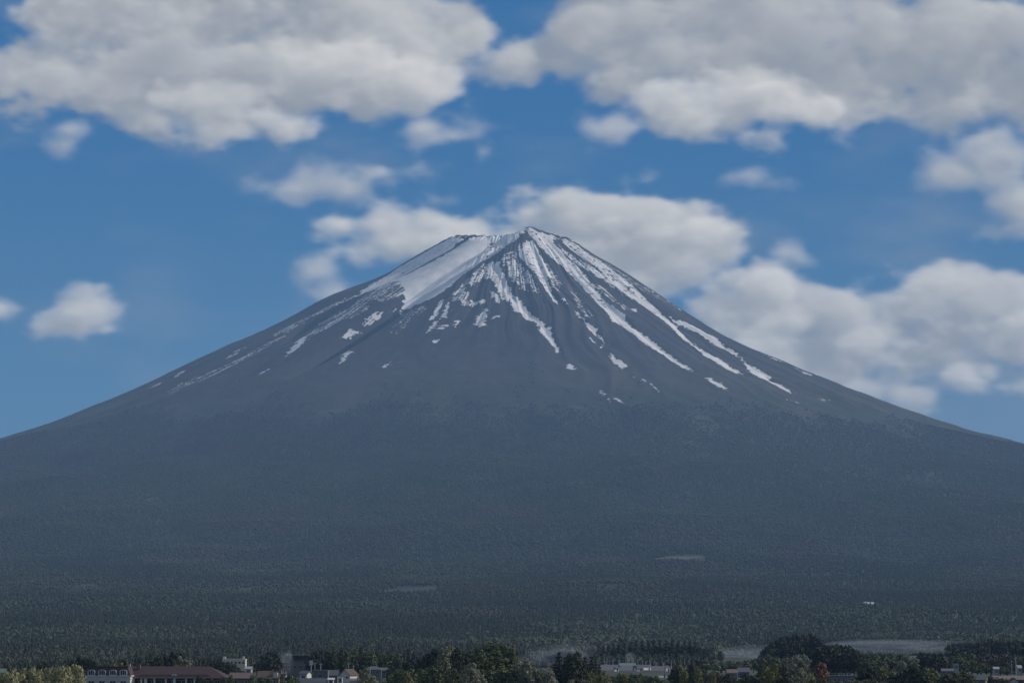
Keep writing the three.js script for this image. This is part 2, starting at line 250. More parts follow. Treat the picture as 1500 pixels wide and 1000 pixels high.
traced(3.409, 780, 340, [
  [1, [380, 417], [400, 375], [440, 400], [467, 420], [477, 455], [500, 478], [560, 513], [600, 543], [640, 578], [700, 623], [760, 664], [822, 698], [760, 682], [690, 643], [620, 594], [560, 554], [500, 508], [440, 464], [398, 442]],
  [1, [300, 170], [380, 220], [460, 270], [520, 300], [580, 350], [640, 400], [690, 440], [720, 480], [780, 540], [850, 590], [900, 618], [960, 648], [1020, 688], [1072, 710], [1030, 708], [970, 684], [920, 654], [860, 614], [800, 568], [740, 524], [690, 472], [630, 422], [560, 372], [500, 332], [430, 282], [350, 232], [290, 192]],
  [1, [688, 428], [740, 438], [760, 458], [800, 463], [860, 498], [920, 528], [960, 568], [1010, 588], [1042, 630], [1082, 658], [1130, 688], [1192, 724], [1192, 740], [1240, 763], [1337, 820], [1280, 798], [1200, 758], [1120, 718], [1083, 692], [1058, 652], [1010, 612], [950, 582], [900, 557], [880, 537], [820, 502], [770, 482], [745, 467], [720, 462]],
  [1, [868, 727], [910, 738], [952, 759], [987, 790], [940, 778], [888, 752]], [0.95, [383, 598], [420, 628], [472, 660], [482, 682], [450, 682], [408, 652], [388, 620]], [1, [158, 658], [190, 652], [218, 680], [190, 688], [168, 677]],
  [0.9, [538, 738], [567, 740], [557, 760], [538, 757]], [0.8, [508, 702], [527, 708], [522, 730], [510, 722]], [1, [598, 758], [614, 764], [642, 807], [630, 810]], [1, [393, 822], [430, 830], [460, 852], [445, 855], [398, 836]], [1, [331, 788], [352, 790], [347, 802], [335, 800]], [1, [350, 798], [377, 811], [368, 820], [354, 808]],
  [0.8, [1268, 826], [1312, 845], [1300, 851]], [0.4, [480, 230], [600, 288], [700, 358], [742, 388], [700, 374], [600, 314], [500, 252]], [0.48, [1130, 588], [1250, 643], [1392, 710], [1380, 715], [1250, 659], [1140, 602]], [0.9, [1433, 823], [1457, 833], [1447, 845]], [0.9, [1478, 838], [1497, 838], [1490, 850]],
]);
traced(3.333, 0, 420, [
  [0.5, [1390, 213], [1450, 178], [1490, 158], [1490, 172], [1430, 207], [1380, 232]], [0.55, [1098, 347], [1150, 308], [1197, 296], [1150, 332], [1103, 358]], [0.9, [848, 442], [890, 408], [897, 414], [855, 446]], [0.8, [738, 487], [790, 460], [782, 477], [745, 492]],
  [0.46, [818, 512], [900, 463], [960, 437], [1050, 402], [1150, 357], [1300, 277], [1380, 232], [1392, 240], [1290, 303], [1150, 378], [1000, 453], [900, 493], [840, 523]],
  [1, [1398, 327], [1430, 293], [1470, 248], [1497, 238], [1492, 262], [1450, 303], [1408, 333]], [0.8, [1273, 417], [1310, 398], [1302, 413], [1280, 422]], [0.8, [1148, 456], [1163, 458], [1155, 468]],
]);
const SPAN = 125 * Math.PI / 180, R1 = 4300, R2 = 13200;
function polar(px, py) { const [x, z] = toGround(px, py, 13500); return [Math.atan2(x, z - AXIS_Z), Math.hypot(x, z - AXIS_Z)]; }
const TW = 2048, TH = 2048;
function mask(shapes, r0, r1, w, h) {
  const cv = document.createElement('canvas'); cv.width = w; cv.height = h;
  const g = cv.getContext('2d'); g.fillStyle = '#000'; g.fillRect(0, 0, w, h); g.globalCompositeOperation = 'lighten';
  for (const s of shapes) {
    const k = Math.round(s.cover * 255); g.fillStyle = `rgb(${k},${k},${k})`; g.beginPath();
    const n = s.p.length; let first = true, last = null;
    for (let i = 0; i < n; i++) {
      const [ax, ay] = s.p[i], [bx, by] = s.p[(i + 1) % n], m = Math.max(1, Math.ceil(Math.hypot(bx - ax, by - ay) / 5));
      for (let j = 0; j < m; j++) {
        const q = s.find(mix(ax, bx, j / m), mix(ay, by, j / m));
        if (last && Math.hypot((q[0] - last[0]) * q[1], q[1] - last[1]) > 420) continue;   // a sight line that slipped past a crest
        last = q;
        const X = (q[0] / SPAN * 0.5 + 0.5) * w, Y = (q[1] - r0) / (r1 - r0) * h;
        if (first) g.moveTo(X, Y); else g.lineTo(X, Y); first = false;
      }
    }
    g.closePath(); g.fill();
  }
  const px = g.getImageData(0, 0, w, h).data, a = new Float32Array(w * h), b = new Float32Array(w * h);
  for (let i = 0; i < w * h; i++) a[i] = px[i * 4] / 255;
  for (let pass = 0; pass < 5; pass++) {   // a little softening, so that the edges can fray
    for (let y = 0; y < h; y++) for (let x = 0; x < w; x++) { const o = y * w + x; b[o] = (a[o] * 2 + a[y * w + Math.max(0, x - 1)] + a[y * w + Math.min(w - 1, x + 1)]) / 4; }
    for (let y = 0; y < h; y++) for (let x = 0; x < w; x++) { const o = y * w + x; a[o] = (b[o] * 2 + b[Math.max(0, y - 1) * w + x] + b[Math.min(h - 1, y + 1) * w + x]) / 4; }
  }
  return a;
}
for (const s of SNOW) s.find = polar;
const snowMask = mask(SNOW, 0, R1, TW, TH);
console.log('snow traced');
const lin = (c) => (c <= 0.0031308 ? c * 12.92 : 1.055 * Math.pow(c, 1 / 2.4) - 0.055);
const ROCK = [0.029, 0.028, 0.032], ASH = [0.042, 0.036, 0.033], WOOD = [0.010, 0.016, 0.011], LEAF = [0.020, 0.029, 0.015], BARE = [0.040, 0.031, 0.024];
function slopeColour(x, z, h, r, th) {
  const lr = Math.log(r + 200), ux = Math.sin(th), uz = Math.cos(th);
  const big = fbm(ux * 5 + 9, uz * 5, lr * 2.2, 4), fine = fbm(x / 150, z / 420, 4, 4), streak = noise3(ux * 46, uz * 46, lr * 2.4 + 3) * 0.6 + noise3(ux * 110, uz * 110, lr * 4) * 0.4;
  const line = 1420 + big * 620 + fine * 300 + streak * 120, bare = smooth(line - 60, line + 260, h), top = smooth(1500, 1900, h + big * 250);
  const out = [0, 0, 0], low = smooth(650, 300, h), mixed = smooth(-0.12, 0.16, big * 0.9 + fine * 0.7) * (1 - 0.5 * low), dry = smooth(0.0, 0.26, fine * 0.8 + big * 0.9 - 0.05) * (1 - 0.7 * low), k = 1 + fine * 0.5 + streak * 0.12 + noise3(x / 42, z / 150, 5) * 0.28 + noise3(x / 18, z / 70, 6) * 0.15;
  for (let c = 0; c < 3; c++) { let f = mix(WOOD[c], LEAF[c], mixed); f = mix(f, BARE[c], dry * 0.75); out[c] = mix(f, mix(ASH[c], ROCK[c], top), bare) * k; }
  return out;
}
function polarTexture(r0, r1, w, h, paint) {
  const data = new Uint8Array(w * h * 4);
  for (let j = 0; j < h; j++) for (let i = 0; i < w; i++) {
    const th = ((i + 0.5) / w * 2 - 1) * SPAN, r = r0 + (j + 0.5) / h * (r1 - r0), x = Math.sin(th) * r, z = AXIS_Z + Math.cos(th) * r, o = (j * w + i) * 4, c = paint(x, z, r, th, i, j);
    for (let k = 0; k < 3; k++) data[o + k] = clamp(lin(c[k]) * 255, 0, 255);
    data[o + 3] = 255;
  }
  const t = new THREE.DataTexture(data, w, h); t.colorSpace = THREE.SRGBColorSpace; t.magFilter = THREE.LinearFilter; t.needsUpdate = true;
  return t;
}
const upperMap = polarTexture(0, R1, TW, TH, (x, z, r, th, i, j) => {
  const c = slopeColour(x, z, cone(r, th), r, th), ux = Math.sin(th), uz = Math.cos(th);
  const wi = noise3(ux * r / 45, uz * r / 45, r / 130) * 4 + noise3(ux * r / 18, uz * r / 18, r / 60 + 9) * 2.4, wj = noise3(ux * r / 40 + 3, uz * r / 40, r / 120) * 26;
  const m = snowMask[clamp(Math.round(j + wj), 0, TH - 1) * TW + clamp(Math.round(i + wi), 0, TW - 1)];
  if (m > 0.03) {
    const n = noise3(ux * 150 + 5, uz * 150, r / 240) * 0.55 + noise3(ux * 320, uz * 320, r / 110) * 0.4 + noise3(ux * r / 16, uz * r / 16, r / 50) * 0.5;
    const speck = r < 1500 && th > -0.3 ? Math.max(0, noise3(ux * r / 26, uz * r / 26, r / 70 + 4) - 0.18) * 1.5 : 0;
    const s = smooth(0.54, 0.76, m * 1.05 + n * 0.62 * smooth(1.1, 0.7, m) + n * 0.34 - speck);   // thin snow lets the rock through
    if (s > 0) { const d = 0.66 + noise3(x / 60, z / 60, 8) * 0.12 + n * 0.08; return [mix(c[0], d, s), mix(c[1], d * 0.985, s), mix(c[2], d * 0.975, s)]; }
  }
  return c;
});
const fieldsOn = [[0.26, [952, 816], [990, 814.5], [1030, 814.8], [1033, 817.5], [990, 819], [950, 820.5]], [0.14, [915, 819], [950, 817], [950, 820], [916, 822]], [0.14, [544, 867], [600, 862], [648, 858], [650, 860], [600, 865], [545, 869]], [0.10, [436, 864], [500, 867], [498, 870], [436, 867]], [0.3, [1180, 842], [1240, 838], [1240, 841], [1182, 845]], [0.25, [1350, 812], [1390, 815], [1390, 818], [1350, 815]]]
  .map(([cover, ...p]) => ({ cover, p, find: (px, py) => { const [x, z] = toGround(px, py, 4500, 16000); return [Math.atan2(x, z - AXIS_Z), Math.hypot(x, z - AXIS_Z)]; } }));
const fieldMask = mask(fieldsOn, R1, R2, TW, 1024);
const lowerMap = polarTexture(R1, R2, TW, 1024, (x, z, r, th, i, j) => {
  const c = slopeColour(x, z, cone(r, th), r, th), m = fieldMask[j * TW + i];
  return m > 0.02 ? c.map((v, k) => mix(v, [0.34, 0.31, 0.26][k], m)) : c;
});
console.log('slope maps done');
function polarMesh(name, r0, r1, t0, t1, nr, nt, bias, material, parent) {
  const pos = new Float32Array((nr + 1) * (nt + 1) * 3), uv = new Float32Array((nr + 1) * (nt + 1) * 2), idx = new Uint32Array(nr * nt * 6);
  for (let j = 0, o = 0; j <= nr; j++) for (let i = 0; i <= nt; i++, o++) {
    const r = r0 + (r1 - r0) * Math.pow(j / nr, bias), th = t0 + (t1 - t0) * i / nt, x = Math.sin(th) * r, z = AXIS_Z + Math.cos(th) * r;
    pos.set([x, terrain(x, z), z], o * 3); uv.set([th / SPAN * 0.5 + 0.5, (r - r0) / (r1 - r0)], o * 2);
  }
  for (let j = 0, k = 0; j < nr; j++) for (let i = 0; i < nt; i++) { const a = j * (nt + 1) + i, b = a + nt + 1; idx.set([a, b, a + 1, a + 1, b, b + 1], k); k += 6; }
  const g = new THREE.BufferGeometry();
  g.setAttribute('position', new THREE.BufferAttribute(pos, 3)); g.setAttribute('uv', new THREE.BufferAttribute(uv, 2)); g.setIndex(new THREE.BufferAttribute(idx, 1));
  g.computeVertexNormals();
  const m = new THREE.Mesh(g, material); m.name = name; m.castShadow = m.receiveShadow = true; (parent ?? scene).add(m);
  return m;
}
const std = (r, g, b, rough = 0.9, more = {}) => new THREE.MeshStandardMaterial({ color: new THREE.Color(r, g, b), roughness: rough, metalness: 0, ...more });
const mountain = new THREE.Group(); mountain.name = 'mountain'; scene.add(mountain);
mountain.userData = { kind: 'structure', label: 'huge snow streaked volcano cone rising behind the town', category: 'mountain' };
polarMesh('summit_cone', 0, R1, -SPAN, SPAN, 430, 1000, 1.15, new THREE.MeshStandardMaterial({ map: upperMap, roughness: 0.95 }), mountain);
polarMesh('forested_foot', R1, R2, -SPAN, SPAN, 200, 640, 1, new THREE.MeshStandardMaterial({ map: lowerMap, roughness: 0.95 }), mountain);
polarMesh('far_side', 0, R2, SPAN, 2 * Math.PI - SPAN, 90, 80, 1.4, std(0.045, 0.046, 0.04), mountain);
console.log('mountain done');
// the plain in front of it
function plainColour(x, z) {
  const a = fbm(x / 170, z / 420, 6, 4), b = fbm(x / 60, z / 140, 2, 3);
  const t = smooth(-0.1, 0.2, a), k = 1 + b * 0.7;
  return [mix(0.022, 0.050, t) * k, mix(0.030, 0.056, t) * k, mix(0.018, 0.032, t) * k];
}
{
  const nr = 150, nt = 720, pos = [], col = [], idx = [];
  for (let j = 0; j <= nr; j++) for (let i = 0; i <= nt; i++) {
    const r = R2 + (22000 - R2) * j / nr, q = i / nt * 2 - 1, th = Math.PI * Math.sign(q) * Math.pow(Math.abs(q), 3.2), x = Math.sin(th) * r, z = AXIS_Z + Math.cos(th) * r;
    pos.push(x, terrain(x, z), z); col.push(...plainColour(x, z));
  }
  for (let j = 0; j < nr; j++) for (let i = 0; i < nt; i++) { const a = j * (nt + 1) + i, b = a + nt + 1; idx.push(a, b, a + 1, a + 1, b, b + 1); }
  const g = new THREE.BufferGeometry(); g.setAttribute('position', new THREE.Float32BufferAttribute(pos, 3)); g.setAttribute('color', new THREE.Float32BufferAttribute(col, 3)); g.setIndex(idx); g.computeVertexNormals();
  const m = new THREE.Mesh(g, new THREE.MeshStandardMaterial({ vertexColors: true, roughness: 0.95 })); m.name = 'ground'; m.castShadow = m.receiveShadow = true;
  m.userData = { kind: 'structure', label: 'dark green plain with fields and gardens below the volcano', category: 'ground' }; scene.add(m);
}
// ---------------------------------------------------------------- things: helpers
const used = {};
function numbered(name) { const n = used[name] = (used[name] ?? -1) + 1; return n ? `${name}_${String(n).padStart(3, '0')}` : name; }
function thing(name, label, category, x, z, turn = 0, group, y = null) {
  const o = new THREE.Group(); o.name = numbered(name); o.position.set(x, y ?? terrain(x, z), z); o.rotation.y = turn;
  o.userData = { label, category }; if (group) o.userData.group = group;
  scene.add(o); return o;
}
function part(parent, name, geometry, material, label) { const m = new THREE.Mesh(geometry, material); m.name = name; m.castShadow = m.receiveShadow = true; if (label) m.userData.label = label; parent.add(m); return m; }
const box = (w, h, d, x, y, z) => new THREE.BoxGeometry(w, h, d).translate(x, y, z);   // x, z of its middle, y of its foot
const block = (w, h, d, x, y, z) => box(w, h, d, x, y + h / 2, z);
function faces(list) {   // flat polygons of 3 or 4 corners
  const pos = []; for (const f of list) for (let i = 1; i < f.length - 1; i++) pos.push(...f[0], ...f[i], ...f[i + 1]);
  const g = new THREE.BufferGeometry(); g.setAttribute('position', new THREE.Float32BufferAttribute(pos, 3)); g.computeVertexNormals(); return g;
}
function gableRoof(w, d, h, over, y, thick = 0.25) {   // ridge along x
  const X = w / 2 + over, Z = d / 2 + over, s = h / (d / 2), y0 = y - over * s, y1 = y + h, t = thick;
  return faces([[[-X, y0, Z], [X, y0, Z], [X, y1, 0], [-X, y1, 0]], [[X, y0, -Z], [-X, y0, -Z], [-X, y1, 0], [X, y1, 0]],
    [[X, y0 - t, Z], [-X, y0 - t, Z], [-X, y1 - t, 0], [X, y1 - t, 0]], [[-X, y0 - t, -Z], [X, y0 - t, -Z], [X, y1 - t, 0], [-X, y1 - t, 0]],
    [[-X, y0 - t, Z], [X, y0 - t, Z], [X, y0, Z], [-X, y0, Z]], [[X, y0 - t, -Z], [-X, y0 - t, -Z], [-X, y0, -Z], [X, y0, -Z]],
    [[X, y0 - t, Z], [X, y1 - t, 0], [X, y1, 0], [X, y0, Z]], [[X, y1 - t, 0], [X, y0 - t, -Z], [X, y0, -Z], [X, y1, 0]],
    [[-X, y1 - t, 0], [-X, y0 - t, Z], [-X, y0, Z], [-X, y1, 0]], [[-X, y0 - t, -Z], [-X, y1 - t, 0], [-X, y1, 0], [-X, y0, -Z]]]);
}
function hipRoof(w, d, h, over, y, inset) {
  const X = w / 2 + over, Z = d / 2 + over, R = X - inset;
  return faces([[[-X, y, Z], [X, y, Z], [R, y + h, 0], [-R, y + h, 0]], [[X, y, -Z], [-X, y, -Z], [-R, y + h, 0], [R, y + h, 0]], [[X, y, Z], [X, y, -Z], [R, y + h, 0]], [[-X, y, -Z], [-X, y, Z], [-R, y + h, 0]],
    [[-X, y, -Z], [X, y, -Z], [X, y, Z], [-X, y, Z]]]);
}
const gableWall = (w, d, h, top) => faces([[[-w / 2, 0, d / 2], [w / 2, 0, d / 2], [w / 2, h, d / 2], [-w / 2, h, d / 2]], [[w / 2, 0, -d / 2], [-w / 2, 0, -d / 2], [-w / 2, h, -d / 2], [w / 2, h, -d / 2]],
  [[w / 2, 0, d / 2], [w / 2, 0, -d / 2], [w / 2, h, -d / 2], [w / 2, h, d / 2]], [[w / 2, h, d / 2], [w / 2, h, -d / 2], [w / 2, h + top, 0]],
  [[-w / 2, 0, -d / 2], [-w / 2, 0, d / 2], [-w / 2, h, d / 2], [-w / 2, h, -d / 2]], [[-w / 2, h, -d / 2], [-w / 2, h, d / 2], [-w / 2, h + top, 0]]]);
function speckle(r, g, b, amount, seed) {   // weathering for painted and tiled surfaces
  const n = 128, data = new Uint8Array(n * n * 4), c = [r, g, b];
  for (let j = 0; j < n; j++) for (let i = 0; i < n; i++) { const k = 1 + amount * (fbm(i / 24, j / 24, seed, 4) * 1.6 + noise3(i / 3, j / 3, seed) * 0.4), o = (j * n + i) * 4; for (let q = 0; q < 3; q++) data[o + q] = clamp(lin(c[q] * k) * 255, 0, 255); data[o + 3] = 255; }
  const t = new THREE.DataTexture(data, n, n); t.colorSpace = THREE.SRGBColorSpace; t.magFilter = THREE.LinearFilter; t.wrapS = t.wrapT = THREE.RepeatWrapping; t.needsUpdate = true; return t;
}
const painted = (r, g, b, rough = 0.8, amount = 0.25, seed = 1) => new THREE.MeshStandardMaterial({ map: speckle(r, g, b, amount, seed), roughness: rough });
const MAT = {
  white: painted(0.50, 0.49, 0.48, 0.7, 0.14, 3), cream: painted(0.50, 0.45, 0.35, 0.75, 0.16, 5), grey: painted(0.10, 0.107, 0.12, 0.8, 0.2, 7), pale: painted(0.28, 0.28, 0.29, 0.8, 0.2, 9), brownWall: painted(0.17, 0.13, 0.125, 0.85, 0.2, 11),
  maroon: painted(0.050, 0.030, 0.034, 0.85, 0.22, 13), slate: painted(0.085, 0.09, 0.105, 0.7, 0.22, 15), darkRoof: painted(0.035, 0.036, 0.042, 0.7, 0.25, 17), lilac: painted(0.105, 0.10, 0.12, 0.65, 0.2, 19), tan: painted(0.16, 0.125, 0.10, 0.8, 0.2, 21), pinkRoof: painted(0.12, 0.085, 0.08, 0.8, 0.2, 23), brownRoof: painted(0.075, 0.052, 0.043, 0.8, 0.2, 25), blueRoof: painted(0.05, 0.056, 0.075, 0.65, 0.2, 27),
  brick: painted(0.17, 0.07, 0.06, 0.85, 0.3, 29), glass: std(0.02, 0.025, 0.03, 0.15), dark: std(0.015, 0.015, 0.017, 0.9), metal: std(0.42, 0.43, 0.44, 0.45, { metalness: 0.5 }), bark: painted(0.07, 0.055, 0.045, 0.95, 0.3, 31), green: painted(0.10, 0.16, 0.13, 0.7, 0.2, 33),
};
for (const m of Object.values(MAT)) m.side = THREE.DoubleSide;
const UVBOX = (g) => {   // uv in metres over 4 m, by the way each face points
  const p = g.attributes.position, gg = g.index ? g.toNonIndexed() : g, q = gg.attributes.position, n = gg.attributes.normal, uv = new Float32Array(q.count * 2);
  for (let i = 0; i < q.count; i++) { const ax = Math.abs(n.getX(i)), ay = Math.abs(n.getY(i)); uv[i * 2] = (ax > 0.7 ? q.getZ(i) : q.getX(i)) / 6; uv[i * 2 + 1] = (ay > 0.7 ? q.getZ(i) : q.getY(i)) / 6; }
  gg.setAttribute('uv', new THREE.BufferAttribute(uv, 2)); return gg;
};
const add = (parent, name, g, m, label) => part(parent, name, UVBOX(g), m, label);
function windowOn(parent, w, h, x, y, z, side = 0, frame = MAT.white, mullions = 1) {   // a framed window proud of the wall, facing +z (side 0) or +x (side 1)
  const turn = (g) => (side ? g.rotateY(Math.PI / 2) : g).translate(x, y, z), t = Math.max(0.08, w * 0.08);
  const pane = add(parent, 'window', turn(box(w, h, 0.06, 0, h / 2, 0)), MAT.glass);
  const bars = [box(w + 2 * t, t, 0.16, 0, -t / 2, 0), box(w + 2 * t, t, 0.16, 0, h + t / 2, 0), box(t, h, 0.16, -w / 2 - t / 2, h / 2, 0), box(t, h, 0.16, w / 2 + t / 2, h / 2, 0)];
  for (let i = 1; i <= mullions; i++) bars.push(box(t * 0.7, h, 0.12, -w / 2 + w * i / (mullions + 1), h / 2, 0.01));
  add(pane, 'frame', turn(mergeGeometries(bars.map((b) => b.toNonIndexed()))), frame);
  return pane;
}

// ---------------------------------------------------------------- the white hotel with its long maroon wing
{
  const D = 900, K = D / FOCAL, L = (px) => at(px, 990, D).x, top = (py) => at(400, py, D).y;
  const x0 = L(122), x1 = L(192), wide = x1 - x0, eave = top(988.5), roofTop = top(977), mid = (x0 + x1) / 2;
  const o = thing('hotel', 'white hotel with four arched dormers and a long maroon roofed wing', 'hotel', mid, -D - 6, -0.06);
  const y = o.position.y, E = eave - y, T = roofTop - y, DZ = 12;
  add(o, 'wall', block(wide, E - 0.5, DZ, 0, 0, 0), MAT.white);
  add(o, 'cornice', mergeGeometries([block(wide + 0.9, 0.35, DZ + 0.9, 0, E - 0.5, 0), block(wide + 0.4, 0.25, DZ + 0.4, 0, E - 1.3, 0)]), MAT.white);
  { const X = wide / 2 + 0.2, Z = DZ / 2 + 0.2, a = 1.3, y0 = E - 0.15, y1 = T;
    add(o, 'mansard_roof', faces([[[-X, y0, Z], [X, y0, Z], [X - a, y1, Z - a], [-X + a, y1, Z - a]], [[X, y0, Z], [X, y0, -Z], [X - a, y1, -Z + a], [X - a, y1, Z - a]], [[X, y0, -Z], [-X, y0, -Z], [-X + a, y1, -Z + a], [X - a, y1, -Z + a]], [[-X, y0, -Z], [-X, y0, Z], [-X + a, y1, Z - a], [-X + a, y1, -Z + a]], [[-X + a, y1, Z - a], [X - a, y1, Z - a], [X - a, y1, -Z + a], [-X + a, y1, -Z + a]]]), MAT.maroon);
    add(o, 'roof_ridge', mergeGeometries([block(wide - 2, 0.22, 0.3, 0, y1, Z - a), block(0.3, 0.22, DZ - 2, X - a, y1, 0)]), MAT.maroon); }
  for (const px of [134.5, 150.5, 166.5, 182]) {   // arched dormers
    const dx = L(px) - mid, w = 2.5, h = 1.25, shape = new THREE.Shape();
    shape.moveTo(-w / 2, 0); shape.lineTo(w / 2, 0); shape.lineTo(w / 2, h); shape.absellipse(0, h, w / 2, 0.72, 0, Math.PI, false); shape.lineTo(-w / 2, 0);
    const hole = new THREE.Path(), iw = w - 0.55; hole.moveTo(-iw / 2, 0.2); hole.lineTo(iw / 2, 0.2); hole.lineTo(iw / 2, h); hole.absellipse(0, h, iw / 2, 0.5, 0, Math.PI, false); hole.lineTo(-iw / 2, 0.2);
    const solid = new THREE.ExtrudeGeometry(shape, { depth: 1.5, bevelEnabled: false, curveSegments: 10 }).translate(dx, E - 0.15, DZ / 2 - 1.55);
    const d = add(o, 'dormer', solid, MAT.maroon);
    const front = shape.clone(); front.holes.push(hole);
    add(d, 'frame', new THREE.ExtrudeGeometry(front, { depth: 0.3, bevelEnabled: false, curveSegments: 10 }).translate(dx, E - 0.15, DZ / 2 - 0.05), MAT.white);
    const pane = new THREE.Shape(); pane.moveTo(-iw / 2, 0.2); pane.lineTo(iw / 2, 0.2); pane.lineTo(iw / 2, h); pane.absellipse(0, h, iw / 2, 0.5, 0, Math.PI, false);
    add(d, 'pane', new THREE.ExtrudeGeometry(pane, { depth: 0.06, bevelEnabled: false, curveSegments: 10 }).translate(dx, E - 0.15, DZ / 2), MAT.glass);
    add(d, 'glazing_bar', mergeGeometries([box(0.12, 1.5, 0.14, dx - 0.35, E + 0.75, DZ / 2 + 0.12), box(0.12, 1.5, 0.14, dx + 0.35, E + 0.75, DZ / 2 + 0.12)]), MAT.white);
    for (const fy of [E - 3.9, E - 7.1]) {   // windows of the storeys below, with a hood
      const v = windowOn(o, 1.9, 1.75, dx, fy, DZ / 2 + 0.08, 0, MAT.white, 1);
      add(v, 'hood', block(2.6, 0.26, 0.5, dx, fy + 1.95, DZ / 2 + 0.25), MAT.white);
    }
  }
  for (const z of [-3.4, 0, 3.4]) windowOn(o, 1.3, 1.7, wide / 2 + 0.08, E - 3.9, z, 1);
  add(o, 'chimney', block(0.9, 1.0, 0.9, L(185.5) - mid, T, 0.5), MAT.pale); add(o, 'chimney', block(1.3, 1.3, 1.1, L(197) - mid, T - 0.4, -2.2), MAT.pinkRoof);
  // the wing: hipped roof over a row of white columns and dark openings
  const wx0 = L(191) - mid, wx1 = L(332) - mid, ww = wx1 - wx0, wm = (wx0 + wx1) / 2, we = top(992.5) - y, wt = top(976.2) - y, wz = -4;
  add(o, 'wing_wall', block(ww - 1.6, we - 0.15, 9, wm - 0.2, 0, wz - 1.2), MAT.brick);
  { const X0 = wx0 - 0.2, X1 = wx1, Z0 = wz + 6.4, Z1 = wz - 6.4, rx = L(302) - mid;
    add(o, 'wing_roof', faces([[[X0, we, Z0], [X1, we, Z0], [rx, wt, wz], [X0, wt, wz]], [[X1, we, Z0], [X1, we, Z1], [rx, wt, wz]], [[X1, we, Z1], [X0, we, Z1], [X0, wt, wz], [rx, wt, wz]], [[X0, we, Z1], [X0, we, Z0], [X0, wt, wz]], [[X0, we, Z0], [X0, we, Z1], [X1, we, Z1], [X1, we, Z0]]]), MAT.maroon);
    const s = (wt - we) / 6.4;
    for (const q of [0.8, 1.5]) add(o, 'roof_batten', block(ww - 6 - q * 2, 0.12, 0.16, wm - 2, we + q * s + 0.02, Z0 - q), MAT.brownRoof);
    for (const px of [251, 255]) add(o, 'roof_vent', block(0.5, 0.5, 0.5, L(px) - mid, we + 1.0 * s, Z0 - 1.2), MAT.white); }
  add(o, 'eave_board', block(ww - 0.6, 0.2, 0.2, wm, we - 0.22, wz + 6.2), MAT.pale);
  const cols = [193.5, 205, 211.5, 224.5, 241.5, 254, 271.5, 284, 297, 310, 322];
  cols.forEach((px, i) => { add(o, 'column', block(i % 3 === 2 ? 0.9 : 0.55, we - 0.22, 0.6, L(px) - mid, 0, wz + 5.6), MAT.white); if (i < cols.length - 1) { const a = L(px) - mid, b = L(cols[i + 1]) - mid, v = add(o, 'window', block(b - a - 1.1, 2.6, 0.1, (a + b) / 2, we - 3.6, wz + 3.36), MAT.glass); add(v, 'frame', mergeGeometries([block(b - a - 0.9, 0.16, 0.2, (a + b) / 2, we - 1.0, wz + 3.36), block(0.14, 2.6, 0.18, (a + b) / 2, we - 3.6, wz + 3.38)]), MAT.white); } });
}

// ---------------------------------------------------------------- other buildings: [left, right, eave, ridge] in the photograph's measure at a distance
function house(name, label, category, [l, r, eave, ridge], D, o2 = {}) {
  const a = at(l, eave, D), b = at(r, eave, D), w = b.x - a.x, mid = (a.x + b.x) / 2, depth = o2.depth ?? Math.max(5, w * 0.6);
  const o = thing(name, label, category, mid, -D - depth / 2, o2.turn ?? 0, o2.group), y = o.position.y, E = a.y - y, T = at(l, ridge, D).y - y;
  const wall = o2.wall ?? MAT.white, roof = o2.roof ?? MAT.slate, rz = o2.end ? 1 : 0;
  if (o2.flat) {
    add(o, 'wall', block(w, E, depth, 0, 0, 0), wall);
    add(o, 'roof', mergeGeometries([block(w + 0.3, T - E, depth + 0.3, 0, E, 0), block(w - 0.6, 0.06, depth - 0.6, 0, T, 0)]), roof);
  } else if (o2.hip) { add(o, 'wall', block(w, E, depth, 0, 0, 0), wall); add(o, 'roof', hipRoof(w, depth, T - E, 0.5, E, o2.hip), roof); }
  else if (rz) { add(o, 'wall', gableWall(depth, w, E, T - E).rotateY(Math.PI / 2), wall); add(o, 'roof', gableRoof(depth, w, T - E, 0.4, E).rotateY(Math.PI / 2), roof); }
  else { add(o, 'wall', gableWall(w, depth, E, T - E), wall); add(o, 'roof', gableRoof(w, depth, T - E, 0.45, E), roof); }
  const n = o2.windows ?? Math.max(1, Math.min(8, Math.floor(w / 3)));
  for (let i = 0; i < n; i++) windowOn(o, Math.min(1.6, w / n * 0.5), 1.2, -w / 2 + w * (i + 0.5) / n, E - (o2.drop ?? 2.2), depth / 2 + 0.06, 0, o2.frame ?? MAT.pale);
  if (!o2.flat || o2.door) { const d = add(o, 'door', block(1, 2.1, 0.12, w * 0.3, 0, depth / 2 + 0.06), MAT.brownWall); add(d, 'handle', block(0.08, 0.2, 0.1, w * 0.3 + 0.35, 1, depth / 2 + 0.16), MAT.metal); }
  return Object.assign(o, {}) && { o, w, E, T, depth };
}
house('greenhouse', 'small grey green glass shed beyond the left end of the pale thicket', 'shed', [-6, 5, 984, 979], 1000, { wall: MAT.green, roof: MAT.green, windows: 3 });
{ const b = house('school_building', 'long low cream building with a row of windows behind the hotel trees', 'building', [325, 359, 966.5, 965], 1700, { flat: 1, wall: MAT.cream, roof: MAT.cream, windows: 6, drop: 2.3, depth: 9 });
  add(b.o, 'roof_tank', block(1.8, 1.5, 1.8, -b.w / 2 + 1, b.T, 0), MAT.white); add(b.o, 'roof_tank', block(1.4, 1.6, 1.4, b.w / 2 - 1.6, b.T, 0), MAT.white); }
house('house', 'small pale house half hidden by trees right of the cream building', 'house', [359, 368, 979, 976], 1500, { roof: MAT.pale });
house('house', 'tiny white cottage below the round dark trees beside the smoke', 'house', [383, 390, 974, 971.5], 1900, { roof: MAT.pale });
